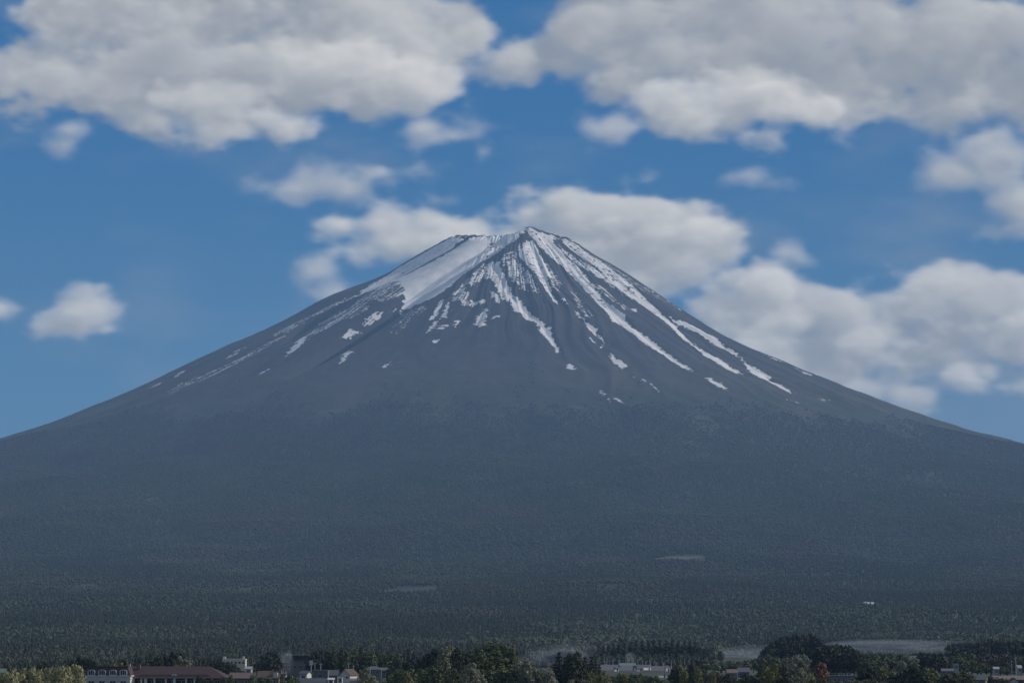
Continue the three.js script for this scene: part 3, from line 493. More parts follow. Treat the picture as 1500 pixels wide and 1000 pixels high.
house('house', 'low house with a dusty pink roof just right of the maroon wing', 'house', [336, 366, 992.5, 985], 1000, { wall: MAT.brownWall, roof: MAT.pinkRoof, depth: 9 });
{ const b = house('villa', 'brown roofed villa with a sunlit cream tower and pink dormer', 'house', [377, 408, 992.5, 982.5], 980, { wall: MAT.brownWall, roof: MAT.brownRoof, depth: 10 });
  add(b.o, 'tower', block(1.6, b.T - 0.6, 2.2, b.w / 2 - 1.3, 0, 3.5), MAT.cream); add(b.o, 'dormer', block(2.0, 1.6, 2.4, b.w / 2 - 0.4, b.T - 1.2, 0.5), MAT.pinkRoof); }
house('garage', 'low shed with a pale flat front beside the villa with the cream tower', 'shed', [407, 418, 989, 987.5], 985, { flat: 1, wall: MAT.pale, roof: MAT.brownRoof, windows: 1, drop: 1.5 });
{ const b = house('meeting_hall', 'tall hall with a dark two tier roof and pinkish brown wall behind the smoke', 'hall', [420, 452, 969.5, 967], 1500, { flat: 1, wall: MAT.brownWall, roof: MAT.pinkRoof, windows: 4, depth: 12, drop: 3.4 });
  add(b.o, 'upper_roof', mergeGeometries([block(b.w - 0.8, at(0, 961, 1500).y - b.o.position.y - b.T, b.depth - 2, 0.4, b.T, 0), block(b.w + 0.6, 0.4, b.depth, 0, at(0, 961, 1500).y - b.o.position.y, 0)].map((g) => g.toNonIndexed())), MAT.darkRoof);
  add(b.o, 'roof_lamp', block(0.7, 0.9, 0.7, -b.w / 2 - 0.2, at(0, 961, 1500).y - b.o.position.y + 0.4, 2), MAT.white); }
house('house', 'house with a sunlit white end wall and a bluish grey roof below the dark hall', 'house', [441, 452, 986, 982.5], 1150, { wall: MAT.white, roof: MAT.blueRoof, turn: -0.25, depth: 6 });
house('house', 'square grey flat roofed house with one dark window under two masts', 'house', [457, 480, 983, 981.5], 1180, { flat: 1, wall: MAT.grey, roof: MAT.grey, windows: 1, drop: 2.6, depth: 8 });
house('house', 'grey gabled house against the right side of the square flat roofed one', 'house', [480.5, 494, 988, 981], 1200, { wall: MAT.grey, roof: MAT.slate });
house('house', 'brown roofed gable house with bright white walls under a tall mast', 'house', [501, 519, 988, 979.5], 1220, { end: 1, wall: MAT.white, roof: MAT.brownRoof, turn: -0.45, depth: 8, windows: 2 });
house('house', 'bluish grey low roof in front of the square grey house', 'house', [436, 476, 999, 993], 1090, { wall: MAT.grey, roof: MAT.blueRoof, depth: 8 });
house('house', 'slate roofed low house between the two small white sheds and the grove', 'house', [498, 531, 999, 993.5], 1090, { wall: MAT.grey, roof: MAT.slate, depth: 8 });
house('shed', 'tiny white shed with a slanted top below the grey gabled house', 'shed', [481, 488, 994.5, 992.5], 1100, { wall: MAT.white, roof: MAT.white, windows: 1, drop: 1.5, depth: 3 });
house('shed', 'tiny cream box shed below the brown roofed gable house', 'shed', [495, 501, 993, 992], 1080, { flat: 1, wall: MAT.cream, roof: MAT.white, windows: 1, drop: 1.5, depth: 3 });
house('workshop', 'long low building with a narrow pale roof edge beside the cream bush', 'building', [512, 532, 997.5, 995.5], 1040, { flat: 1, wall: MAT.pale, roof: MAT.cream, depth: 5, windows: 3 });
house('house', 'grey hipped roof house with a white end wall below the dark grove', 'house', [537, 558, 980.5, 975.5], 1400, { hip: 3, wall: MAT.grey, roof: MAT.lilac });
house('house', 'low slate roof just right of the grey hipped roof house', 'house', [557, 572, 981, 977.5], 1420, { wall: MAT.grey, roof: MAT.lilac });
house('house', 'small pale roofed house among the dark trees right of the hipped roofs', 'house', [568, 580, 975, 972], 1700, { wall: MAT.pale, roof: MAT.pale });
// factory halls
house('factory_hall', 'grey lilac roofed factory hall beside the black firs', 'factory', [878, 906, 982, 973.5], 1850, { wall: MAT.grey, roof: MAT.lilac, depth: 22 });
house('factory_hall', 'factory hall with a broad grey lilac hipped roof and a smoke wisp behind', 'factory', [904, 934, 982.5, 974.5], 1840, { hip: 4, wall: MAT.grey, roof: MAT.lilac, depth: 22 });
house('factory_hall', 'pale green grey factory roof peeping over the broad hipped one', 'factory', [908, 931, 974.5, 971], 1930, { wall: MAT.grey, roof: MAT.green, depth: 16 });
house('factory_hall', 'narrow factory hall between the broad hipped roof and the long slate one', 'factory', [934, 954, 980, 973.5], 1880, { wall: MAT.pale, roof: MAT.slate, depth: 18 });
house('factory_hall', 'long slate roofed factory hall with a white loading door tower', 'factory', [951, 981, 983.5, 975.5], 1840, { wall: MAT.grey, roof: MAT.lilac, depth: 20 });
house('storage_silo', 'slim white block standing at the end of the long slate factory roof', 'silo', [968.5, 971.3, 983.5, 982.5], 1800, { flat: 1, wall: MAT.white, roof: MAT.white, windows: 0, depth: 1.6 });
house('shed', 'small white hut below the first factory hall', 'shed', [901, 905.5, 982.5, 980.8], 1780, { wall: MAT.white, roof: MAT.white, windows: 1, drop: 1.4, depth: 3 });
house('shed', 'small white hut tucked between two factory halls above the trees', 'shed', [934.5, 940, 984, 981], 1780, { wall: MAT.white, roof: MAT.pale, windows: 1, drop: 1.4, depth: 3 });
house('shed', 'white roofed shed lying against the long slate factory hall', 'shed', [944, 953, 981, 978], 1800, { wall: MAT.pale, roof: MAT.white, windows: 1, drop: 1.4, depth: 6 });
house('shed', 'upright white hut at the far end of the factory beside the yellow green tree', 'shed', [976.5, 980.5, 983, 978.5], 1780, { wall: MAT.white, roof: MAT.white, windows: 1, drop: 2, depth: 3 });
house('shed', 'low white shed standing below the slim white block', 'shed', [966, 976, 992.5, 989.5], 1500, { wall: MAT.white, roof: MAT.pale, windows: 2, drop: 1.3, depth: 4 });
house('house', 'grey house with a pale lilac roof among the trees right of the factory', 'house', [1082, 1098, 983, 977.5], 1500, { wall: MAT.grey, roof: MAT.lilac });
house('house', 'dim brownish roof beside the pale lilac roofed house', 'house', [1066, 1080, 984.5, 980], 1450, { wall: MAT.brownWall, roof: MAT.tan });
{ const b = house('depot', 'long low depot with a dark upper band beside the rust red tree', 'building', [1214, 1252, 990.5, 989.5], 1250, { flat: 1, wall: MAT.lilac, roof: MAT.blueRoof, windows: 6, drop: 2.4, depth: 10 });
  const posts = []; for (let i = 0; i < 9; i++) posts.push(block(0.08, 1.1, 0.08, -b.w / 2 + 0.3 + (b.w - 0.6) * i / 8, b.T, b.depth / 2)); posts.push(block(b.w, 0.09, 0.09, 0, b.T + 1.1, b.depth / 2)); add(b.o, 'railing', mergeGeometries(posts), MAT.metal); }
house('house', 'small white cube house above the dark bushes', 'house', [1398, 1405, 974.5, 973], 1500, { flat: 1, wall: MAT.pale, roof: MAT.pale, windows: 1, drop: 1.4 });
house('house', 'long pale grey roof beside the small white cube house', 'house', [1381, 1397, 982, 979], 1300, { wall: MAT.grey, roof: MAT.lilac });
{ house('house', 'grey roofed house with a tan gable among the dark bushes', 'house', [1427, 1449, 994.5, 988], 1000, { wall: MAT.tan, roof: MAT.slate, turn: -0.35, depth: 7 });
  house('house', 'long tan roofed building at the foot of the pinkish trees', 'house', [1457, 1512, 994.5, 989.5], 1060, { wall: MAT.tan, roof: MAT.tan, depth: 8 });
  house('house', 'small house with a dark red round topped gable and white front', 'house', [1480, 1493, 998, 992.5], 960, { end: 1, wall: MAT.white, roof: MAT.maroon, windows: 1, drop: 1.6 });
  house('house', 'tiny pale blue roofed house below the pinkish trees', 'house', [1457, 1464, 979, 976.5], 1500, { wall: MAT.pale, roof: MAT.pale });
  house('house', 'tiny white house beside the two thin masts at the pinkish trees', 'house', [1492, 1497, 977.5, 974], 1500, { wall: MAT.pale, roof: MAT.pale }); }
for (const [l, r, e, t, d, label, roof] of [[1272, 1281, 884.5, 881.5, 0, 'bright white lodge alone on the far forested slope', MAT.white], [1266, 1271.5, 883, 881, 0, 'dimmer greenish hut beside the white lodge on the far slope', MAT.pale], [1280, 1285, 885, 883, 0, 'low grey annex against the white lodge on the far slope', MAT.pale]]) {
  const [gx, gz] = toGround((l + r) / 2, 888, 3000, 14000), D = -gz; house('lodge', label, 'lodge', [l, r, e, t], D, { wall: MAT.white, roof, depth: 14 });
}
// masts and poles: [x, foot is on the ground, top, distance]
function mast(px, py, D, label, group, kind = 'mast') {
  const p = at(px, py, D), o = thing('utility_pole', label, 'pole', p.x, -D, 0, group), h = p.y - o.position.y;
  add(o, 'shaft', new THREE.CylinderGeometry(0.11, 0.2, h, 8).translate(0, h / 2, 0), MAT.metal);
  if (kind === 'sign') add(o, 'sign_board', block(1.6, 2.4, 0.25, 0, h - 2.4, 0.2), MAT.white);
  else { add(o, 'crossarm', block(1.5, 0.14, 0.16, 0, h - 0.7, 0), MAT.metal); for (const s of [-0.6, 0, 0.6]) add(o, 'insulator', new THREE.CylinderGeometry(0.07, 0.09, 0.28, 6).translate(s, h - 0.42, 0), MAT.white); }
}
mast(455.5, 967, 1300, 'pole carrying an upright white sign board before the dark grove', null, 'sign');
for (const [x, y] of [[461, 970], [469.5, 971]]) mast(x, y, 1200, 'thin grey pole rising behind the square grey flat roofed house', 'poles behind the square grey house');
for (const [x, y] of [[510.5, 970.5], [517.5, 974]]) mast(x, y, 1240, 'thin grey pole rising over the brown roofed gable house', 'poles over the brown gable house');
for (const [x, y] of [[539.5, 976], [542, 976], [564, 984]]) mast(x, y, 1300, 'thin pale pole in front of the grey hipped roof house', 'poles before the hipped roof house');
for (const [x, y] of [[886, 968], [893, 966.5], [898, 966], [919.5, 967], [941, 966.5], [946.5, 968], [952.5, 966.5], [961.5, 969], [972, 970], [983.5, 969]]) mast(x, y, 1880, 'thin grey pole standing over the factory roofs', 'poles over the factory');
for (const [x, y] of [[1482.5, 967], [1488.5, 962]]) mast(x, y, 1480, 'thin pale pole among the pinkish trees', 'poles among the pinkish trees');
console.log('buildings done');

// ---------------------------------------------------------------- trees
const LEAFCOL = { dark: [0.022, 0.031, 0.016], green: [0.060, 0.080, 0.030], yellow: [0.125, 0.135, 0.038], pale: [0.25, 0.25, 0.125], olive: [0.078, 0.084, 0.040], fir: [0.014, 0.022, 0.016], red: [0.115, 0.054, 0.036], pink: [0.072, 0.055, 0.051], grey: [0.145, 0.155, 0.105] };
function limb(list, ax, ay, az, bx, by, bz, r0, r1) {
  const d = new THREE.Vector3(bx - ax, by - ay, bz - az), g = new THREE.CylinderGeometry(r1, r0, d.length(), 6, 1, true).translate(0, d.length() / 2, 0);
  g.applyQuaternion(new THREE.Quaternion().setFromUnitVectors(new THREE.Vector3(0, 1, 0), d.normalize())).translate(ax, ay, az); list.push(g);
}
function leaves(spots, colour, R, jitter = 0.5) {   // small bent leaf sprays, four corners each
  const pos = [], col = [], nor = [], a = new THREE.Vector3(), b = new THREE.Vector3(), n = new THREE.Vector3(), t = new THREE.Vector3();
  for (const [x, y, z, s, ox, oy, oz, tone = 1] of spots) {
    n.set(ox + (R() - 0.5) * 1.6, oy + (R() - 0.5) * 1.6 + 0.25, oz + (R() - 0.5) * 1.6).normalize();
    t.set(R() - 0.5, R() - 0.5, R() - 0.5); a.crossVectors(n, t).normalize().multiplyScalar(s * (0.7 + R() * 0.6)); b.crossVectors(n, a).normalize().multiplyScalar(s * (0.4 + R() * 0.4));
    const k = tone * (1 - jitter / 2 + R() * jitter), c = [colour[0] * k * (0.9 + R() * 0.25), colour[1] * k, colour[2] * k * (0.85 + R() * 0.3)];
    const q = [[x - a.x, y - a.y, z - a.z], [x - b.x, y - b.y, z - b.z], [x + a.x, y + a.y - s * 0.25, z + a.z], [x + b.x, y + b.y, z + b.z]];
    for (const i of [0, 1, 2, 0, 2, 3]) { pos.push(...q[i]); col.push(...c); nor.push(n.x, n.y, n.z); }
  }
  const g = new THREE.BufferGeometry(); g.setAttribute('position', new THREE.Float32BufferAttribute(pos, 3)); g.setAttribute('color', new THREE.Float32BufferAttribute(col, 3)); g.setAttribute('normal', new THREE.Float32BufferAttribute(nor, 3)); return g;
}
const leafMat = new THREE.MeshStandardMaterial({ vertexColors: true, roughness: 0.85, side: THREE.DoubleSide });
// crowns are built 10 m tall and 6 m wide, then scaled
function broadleaf(seed, colour, count, size, slim = 1) {
  const R = rng(seed), wood = [], spots = [], lobes = [];
  limb(wood, 0, 0, 0, 0.15, 4.2, 0.1, 0.30, 0.20);
  const nl = 11 + Math.floor(R() * 5);
  for (let i = 0; i < nl; i++) {
    const t = (i + 0.5) / nl, an = i * 2.4 + R() * 0.8, y = 3.0 + 6.0 * t, w = 2.6 * Math.pow(Math.sin(Math.PI * clamp(0.18 + t * 0.80, 0, 1)), 0.75) * slim, rad = w * (0.35 + 0.5 * R());
    const c = [Math.cos(an) * rad * 0.95, y, Math.sin(an) * rad * 0.95, 0.75 + 0.6 * R() * Math.sin(Math.PI * (0.2 + 0.7 * t))]; lobes.push(c);
    limb(wood, 0.1, 2.4 + 3 * t, 0.05, c[0], c[1], c[2], 0.12, 0.04);
  }
  for (let i = 0; i < count; i++) {
    const c = lobes[Math.floor(R() * nl)], u = R() * 2 - 1, ph = R() * 6.283, s = Math.sqrt(1 - u * u), rr = c[3] * (0.62 + 0.42 * Math.pow(R(), 0.6));
    spots.push([c[0] + s * Math.cos(ph) * rr * 1.25, c[1] + u * rr * 0.95, c[2] + s * Math.sin(ph) * rr * 1.25, size * (0.6 + R() * 0.8), s * Math.cos(ph), u, s * Math.sin(ph), 0.8 + 0.4 * R()]);
  }
  return { wood: mergeGeometries(wood), crown: leaves(spots, colour, R) };
}
function conifer(seed, colour, count, size) {
  const R = rng(seed), wood = [], spots = [];
  limb(wood, 0, 0, 0, 0, 9.8, 0, 0.26, 0.03);
  const rings = 13;
  for (let j = 0; j < rings; j++) { const y = 1.2 + 8.3 * j / rings, w = 2.7 * Math.pow(1 - j / rings, 0.85) + 0.25, n = 7; for (let i = 0; i < n; i++) {
    const an = i / n * 6.283 + j * 1.9 + R() * 0.5, len = w * (0.7 + 0.45 * R()); limb(wood, 0, y + 0.3, 0, Math.cos(an) * len, y - len * 0.18, Math.sin(an) * len, 0.05, 0.015);
    const m = Math.max(3, Math.round(count / rings / n * (0.5 + w / 2)));
    for (let k = 0; k < m; k++) { const t = Math.pow(R(), 0.7), x = Math.cos(an) * len * t, z = Math.sin(an) * len * t, e = 0.34 * (1.2 - t * 0.5); spots.push([x + (R() - 0.5) * e, y + 0.25 - len * t * 0.18 + (R() - 0.5) * 0.35, z + (R() - 0.5) * e, size * (0.6 + 0.7 * R()), Math.cos(an) * 0.6, 0.7, Math.sin(an) * 0.6, 0.8 + 0.4 * R()]); }
  } }
  return { wood: mergeGeometries(wood), crown: leaves(spots, colour, R) };
}
const PROTO = {};
function proto(kind, far, v) {
  const key = kind + (far ? '_far' : '') + v;
  if (!PROTO[key]) {
    const seed = 100 + key.length * 31 + v * 977 + kind.charCodeAt(0) * 7 + kind.charCodeAt(1) * 13, n = far ? 420 : 1350, s = far ? 0.42 : 0.26;
    PROTO[key] = kind === 'fir' ? conifer(seed, LEAFCOL.fir, n, s * 0.95) : broadleaf(seed, LEAFCOL[kind], n, s, kind === 'pale' ? 0.8 : 1);
  }
  return PROTO[key];
}
const treeRand = rng(4242);
function tree(kind, label, group, px, py, D, wpx, far, name = 'broadleaf_tree') {
  const top = at(px, py, D), o = thing(name, label, 'tree', top.x, -D, treeRand() * 6.28, group), h = Math.max(2, top.y - o.position.y), w = wpx * D / FOCAL;
  const g = proto(kind, far, Math.floor(treeRand() * (far ? 3 : 4)));
  part(o, 'trunk', g.wood, MAT.bark); part(o, 'crown', g.crown, leafMat);
  o.scale.set(w / 5.4, h / 10, w / 5.4);
}
const LOOK = { dark: 'dark green', green: 'mid green', yellow: 'yellowish green', pale: 'pale feathery green', olive: 'olive green', fir: 'blackish pointed', pink: 'pinkish brown', grey: 'greyish pale green' };
function grove(name, where, D, far, rows, spread = 0.05) {   // within a grove each colour of tree is a set; its tallest and lowest are told apart
  const kinds = {}; for (const r of rows) (kinds[r[0]] ??= []).push(r);
  for (const r of rows) {
    const [kind, px, py, w] = r, set = kinds[kind], sorted = [...set].sort((a, b) => a[2] - b[2]), noun = kind === 'fir' ? 'conifer' : name.split('_').pop();
    const byW = [...set].sort((a, b) => b[3] - a[3]);
    const rank = set.length > 1 && r === sorted[0] && sorted[1][2] - py >= 1 ? 'tallest ' : set.length > 3 && r === sorted[set.length - 1] && py - sorted[set.length - 2][2] >= 1 ? 'lowest ' : set.length > 3 && r === byW[0] && byW[1][3] < w ? 'broadest ' : set.length > 5 && r === sorted[1] && sorted[0][2] < py - 0.9 && sorted[2][2] - py >= 1 ? 'second tallest ' : '';
    tree(kind, `${rank}${LOOK[kind]} ${noun} ${where}`, rank || set.length < 2 ? undefined : `${LOOK[kind]} ${noun}s ${where}`, px, py, D * (1 + (treeRand() - 0.5) * spread), w, far, kind === 'fir' ? 'conifer_tree' : name);
  }
}
const run = (kind, ...l) => l.map(([x, y, w]) => [kind, x, y, w]);
grove('thicket_tree', "in the sunlit thicket beside the hotel's white block", 860, false, run('pale', [-4, 981, 22], [8, 979, 22], [21, 976.5, 22], [34, 975.5, 24], [46, 974.5, 24], [58, 978, 22], [70, 975, 24], [79, 974, 22], [88, 972.5, 24], [98, 972, 24], [108, 970.5, 26], [116, 972, 22], [2, 987, 22], [16, 985, 24], [29, 983, 24], [52, 984, 26], [66, 985, 24], [84, 983, 26], [103, 984, 26], [115, 983, 20]), 0.03);
grove('pine_tree', "rising behind the pale thicket", 1080, false, run('dark', [65, 966, 24], [58, 969, 18], [106, 963, 20], [117, 957.5, 28], [129, 961, 24], [138, 965, 20]));
grove('garden_tree', "right behind the hotel's mansard roof", 1050, false, [...run('yellow', [167, 966.5, 16], [184, 966.5, 22], [176, 968, 18]), ...run('dark', [180, 962, 22], [156, 970, 16], [148, 972, 16], [190, 966, 16])]);
grove('conifer_tree', "standing tall over the start of the hotel wing", 1120, false, run('fir', [199, 951, 15], [219, 951.5, 13], [204, 958, 13], [214, 957, 12]));
grove('garden_tree', "behind the middle of the maroon wing roof", 1140, false, [...run('dark', [209, 962, 22], [232, 956, 22], [243, 955, 22], [254, 950, 26], [264, 951, 24], [225, 965, 20]), ...run('grey', [211, 964, 16], [262, 957, 24], [272, 962, 22], [275, 967, 18], [238, 966, 22], [250, 966, 22]), ...run('yellow', [268, 969, 16], [258, 971, 16])]);
grove('conifer_tree', "in the row of small ones behind the hipped end of the wing", 1160, false, run('fir', [279.5, 965, 9], [286, 964.5, 9], [291.5, 961, 10], [297.5, 960.5, 10], [304, 962.5, 9], [309, 964.5, 9]));
grove('garden_tree', "in the clump below the long cream building", 1200, false, run('dark', [312, 966, 22], [322, 966, 24], [333, 967, 24], [341, 970, 20], [347, 974, 16], [300, 969, 20], [328, 972, 26], [356, 981, 18], [316, 974, 24]));
grove('clump_tree', "in the round clump between cream building and smoke", 1550, true, run('dark', [386, 957, 16], [394, 951, 20], [402, 952, 20], [410, 957, 18], [398, 960, 24], [408, 964, 20], [384, 966, 18], [416, 966, 16], [376, 970, 18], [392, 969, 24], [366, 974, 16]));
grove('garden_shrub', "in front of the villa and the pink roof", 880, false, [...run('green', [338, 985, 12], [370, 986, 20], [382, 988, 18], [424, 986, 22], [433, 989, 16], [414, 992, 18], [395, 990, 16], [356, 995, 16], [406, 997, 14]), ...run('dark', [291, 986.5, 16], [298, 990, 14], [326, 989, 18], [334, 991, 14], [311, 992, 14])]);
grove('grove_tree', "in the broad grove behind the town houses", 1480, true, [...run('dark', [455, 957, 20], [462, 951, 24], [470, 950, 22], [480, 949, 24], [474, 956, 24], [486, 957, 22], [460, 962, 24], [492, 960, 24], [472, 964, 26]), ...run('green', [490, 948, 22], [508, 948, 20], [520, 948, 22], [531, 947, 20], [543, 950, 24], [560, 952, 22], [572, 953, 22], [583, 955, 20], [502, 956, 24], [516, 957, 24], [530, 957, 24], [545, 958, 24], [558, 960, 22], [572, 962, 22], [586, 963, 20], [506, 966, 22], [524, 966, 24]), ...run('fir', [500, 944, 14], [528, 944, 13], [551, 947, 12], [598, 947, 14], [606, 951, 14], [592, 953, 14]), ...run('pink', [538, 956, 22], [554, 966, 24], [566, 967, 20])]);
grove('garden_tree', "in the gap between town houses and tall trees", 1200, false, run('dark', [582, 963, 18], [592, 967, 20], [602, 964, 20], [612, 966, 20], [572, 974, 20], [606, 974, 22]));
grove('round_bush', "in front of the low town roofs", 960, false, run('grey', [543, 986.5, 24], [536, 975, 18], [561, 991, 18], [529, 979, 14], [612, 990, 20]));
grove('leafy_tree', "standing before the left half of the tall trees", 930, false, [...run('green', [573, 985, 26], [586, 979, 32], [600, 976, 30], [618, 977, 30], [634, 973, 30], [650, 972, 32], [664, 976, 28], [640, 984, 30], [568, 992, 22], [592, 988, 28], [624, 988, 28]), ...run('yellow', [672, 988, 18], [596, 980, 18], [677, 994, 16])]);
grove('tall_tree', "in the big tall clump beside the town", 1000, false, [...run('dark', [616, 960, 22], [626, 952, 26], [639, 946, 30], [670, 944, 28], [661, 950, 30], [648, 953, 34], [690, 950, 34], [683, 957, 28], [700, 960, 34]), ...run('green', [702, 942, 30], [715, 936, 40], [730, 937, 36], [742, 940, 40], [750, 945, 30], [725, 948, 44], [740, 957, 44], [708, 953, 36], [720, 962, 40]), ...run('grey', [650, 942, 28], [660, 938.5, 24], [641, 949, 20])]);  // tall broadleaf trees of no particular species
grove('leafy_tree', "at the foot of the tall tree clump", 900, false, [...run('grey', [690, 967, 30], [697, 976, 26], [684, 974, 24], [703, 985, 28], [760, 963, 28], [771, 962, 26], [768, 972, 30], [782, 972, 24], [794, 976, 22], [778, 981, 26]), ...run('green', [718, 979, 34], [735, 976, 36], [748, 974, 34], [756, 984, 32], [742, 989, 30], [770, 990, 28], [790, 988, 26], [724, 992, 30])]);
grove('fir_grove_tree', "in the tight black group beside the factory", 900, false, [...run('fir', [819, 949.5, 30], [829, 957, 26], [857, 957, 24], [866, 956, 22], [872, 962, 26], [812, 968, 24], [878, 968, 20]), ...run('dark', [838, 951, 28], [847, 949, 28], [842, 958, 34], [834, 964, 30], [852, 963, 30], [826, 970, 28], [846, 974, 34], [862, 972, 28]), ...run('fir', [826, 980, 26], [840, 984, 24])]);
grove('garden_shrub', "at the foot of the black firs", 860, false, [...run('yellow', [866, 981, 20], [883, 979, 20], [877, 986, 20]), ...run('grey', [806, 976, 20], [800, 983, 22], [812, 991, 20], [836, 993, 20], [858, 993, 18], [891, 985, 16])]);
grove('hedge_bush', "in the hedge below the factory halls", 980, false, [...run('green', [898, 987, 24], [928, 984, 24], [938, 984, 24], [950, 987, 26], [962, 988, 24], [974, 993, 22], [906, 992, 22], [932, 993, 26], [946, 995, 24], [984, 994, 22], [958, 996, 22], [886, 992, 22]), ...run('yellow', [908, 984, 20], [916, 984, 20], [919, 992, 20])]);
grove('distant_tree', "in the long grove behind the factory", 2350, true, [...run('fir', [862, 948, 13], [869, 947, 13], [876, 945, 14], [884, 943, 14], [892, 943, 14], [899, 942, 14], [907, 939, 15], [915, 938, 15], [924, 937, 15], [932, 935, 16], [941, 935, 16], [950, 936, 15], [958, 934, 16], [967, 934.5, 16], [976, 935, 16], [985, 933.5, 16], [994, 935, 16], [1003, 935, 16], [1011, 936, 15], [1018, 938, 14]),
  ...run('dark', [866, 953, 18], [880, 951, 20], [896, 950, 20], [911, 947, 20], [927, 945, 20], [944, 944, 22], [960, 944, 22], [978, 944, 22], [995, 944, 22], [1010, 945, 20], [1024, 944, 18], [1030, 948, 18], [1037, 953, 18], [873, 959, 20], [890, 958, 20], [908, 957, 20], [926, 956, 20], [944, 956, 22], [962, 956, 22], [980, 956, 22], [998, 956, 22], [1014, 956, 22], [1028, 958, 20], [1040, 961, 18], [1050, 957, 14], [1056, 952, 12]), ...run('pale', [922, 956, 14])], 0.03);
grove('leafy_tree', "between the factory and the pale lilac roofed house", 1000, false, [...run('yellow', [996, 971, 18], [1003, 978, 16], [1022, 973, 16], [1044, 979, 16], [1060, 989, 18], [1086, 992, 18]), ...run('dark', [989, 973, 22], [1013, 968.5, 20], [1030, 980, 22], [1050, 982, 24], [1066, 984, 22], [1040, 988, 22], [1074, 990, 24], [1000, 986, 24], [1016, 988, 24], [1092, 984, 22], [1100, 986, 22], [985, 984, 20]), ...run('fir', [1014, 970, 18])]);
grove('belt_tree', "in the low belt below the field mist", 1700, true, [...run('green', [1034, 965, 20], [1046, 966, 20], [1058, 968, 20], [1070, 966, 20], [1082, 967, 20], [1094, 966, 20], [1104, 964, 20], [1064, 973, 20], [1080, 974, 20], [1096, 973, 20], [1112, 970, 20]), ...run('grey', [1036, 971, 22], [1048, 969, 20], [1104, 968, 18]), ...run('dark', [1024, 965, 22], [1056, 975, 22], [1074, 974, 22], [1090, 975, 22])]);
grove('hill_tree', "on the domed wooded hill", 2050, true, [...run('dark', [1118, 950, 14], [1124, 944, 16], [1131, 938, 17], [1138, 933, 18], [1146, 930, 18], [1155, 928, 18], [1163, 926, 18], [1171, 926, 18], [1179, 925, 18], [1187, 925, 18], [1194, 928, 17], [1200, 933, 16], [1206, 940, 16], [1126, 953, 18], [1136, 944, 20], [1148, 938, 20], [1160, 936, 20], [1172, 935, 20], [1184, 935, 20], [1195, 941, 18], [1142, 953, 20], [1156, 948, 20], [1170, 946, 20], [1184, 946, 20], [1196, 952, 20], [1162, 958, 20], [1178, 956, 20]), ...run('fir', [1142, 930, 12], [1168, 924, 12], [1181, 923.5, 12], [1190, 926, 12])], 0.03);
grove('hillfoot_tree', "below the domed wooded hill", 1550, true, [...run('grey', [1150, 962, 18], [1160, 961, 18], [1168, 957, 20], [1178, 956.5, 20], [1184, 963, 18], [1140, 963, 18], [1178, 970, 20], [1190, 972, 18]), ...run('green', [1116, 957, 20], [1126, 957, 20], [1134, 962, 18], [1110, 962, 18])]);  // generic broadleaf crowns, greyish and mid green, species not known
grove('grove_tree', "in the dense grove right behind the rust red tree", 1500, true, [...run('dark', [1194, 950, 18], [1200, 945, 20], [1208, 941, 20], [1216, 941, 20], [1225, 940, 20], [1234, 942, 20], [1243, 942, 20], [1251, 947, 18], [1258, 951, 18], [1204, 955, 24], [1218, 952, 24], [1232, 952, 24], [1246, 956, 24], [1210, 964, 24], [1226, 964, 24], [1240, 966, 22]), ...run('green', [1262, 953, 18], [1272, 955, 18], [1228, 974, 18], [1240, 975, 18], [1220, 977, 16], [1252, 970, 18], [1262, 964, 20])], 0.03);
grove('leafy_tree', "in the sunlit bank beside the rust red tree", 900, false, [...run('yellow', [1122, 973, 22], [1134, 968, 24], [1128, 982, 24], [1142, 984, 22], [1112, 994, 20], [1190, 990, 22]), ...run('grey', [1164, 969, 26], [1172, 974, 24], [1156, 982, 24], [1168, 986, 26], [1180, 982, 22], [1188, 983, 18]), ...run('dark', [1141, 967, 26], [1148, 972, 24], [1114, 978, 24], [1150, 988, 24], [1106, 990, 24], [1172, 967, 22], [1120, 990, 22], [1136, 994, 22], [1200, 994, 20], [1178, 993, 22]), ...run('olive', [1208, 991, 24], [1218, 994, 20], [1160, 994, 22])]);
tree('red', 'rust red leaved round tree beside the long low depot', undefined, 1202, 967.5, 990, 31, false, 'red_tree');
grove('hedge_bush', "in the low hedge before the long depot", 900, false, run('olive', [1230, 995, 24], [1244, 993.5, 26], [1258, 994, 26], [1270, 992, 26], [1222, 997, 20], [1284, 994, 26]));
grove('round_tree', "in the round mound beside the long depot", 960, false, [...run('dark', [1264, 977, 26], [1276, 974, 28], [1268, 984, 28], [1282, 983, 30], [1300, 985, 28]), ...run('olive', [1287, 971.5, 30], [1298, 975, 28], [1306, 981, 26], [1312, 987, 22])]);
grove('belt_tree', "in the middle belt below the long mist bank", 1520, true, [...run('green', [1270, 962, 20], [1282, 957, 22], [1294, 955, 22], [1306, 955, 22], [1318, 957, 22], [1290, 966, 22], [1306, 966, 22], [1276, 970, 22]), ...run('grey', [1328, 956.5, 24], [1338, 961, 20], [1320, 966, 22]), ...run('dark', [1350, 953, 18], [1360, 954, 20], [1370, 953, 20], [1380, 955, 18], [1356, 960, 22], [1368, 962, 22], [1382, 964, 22], [1346, 966, 22], [1376, 972, 22], [1392, 970, 20], [1336, 968, 22])], 0.03);
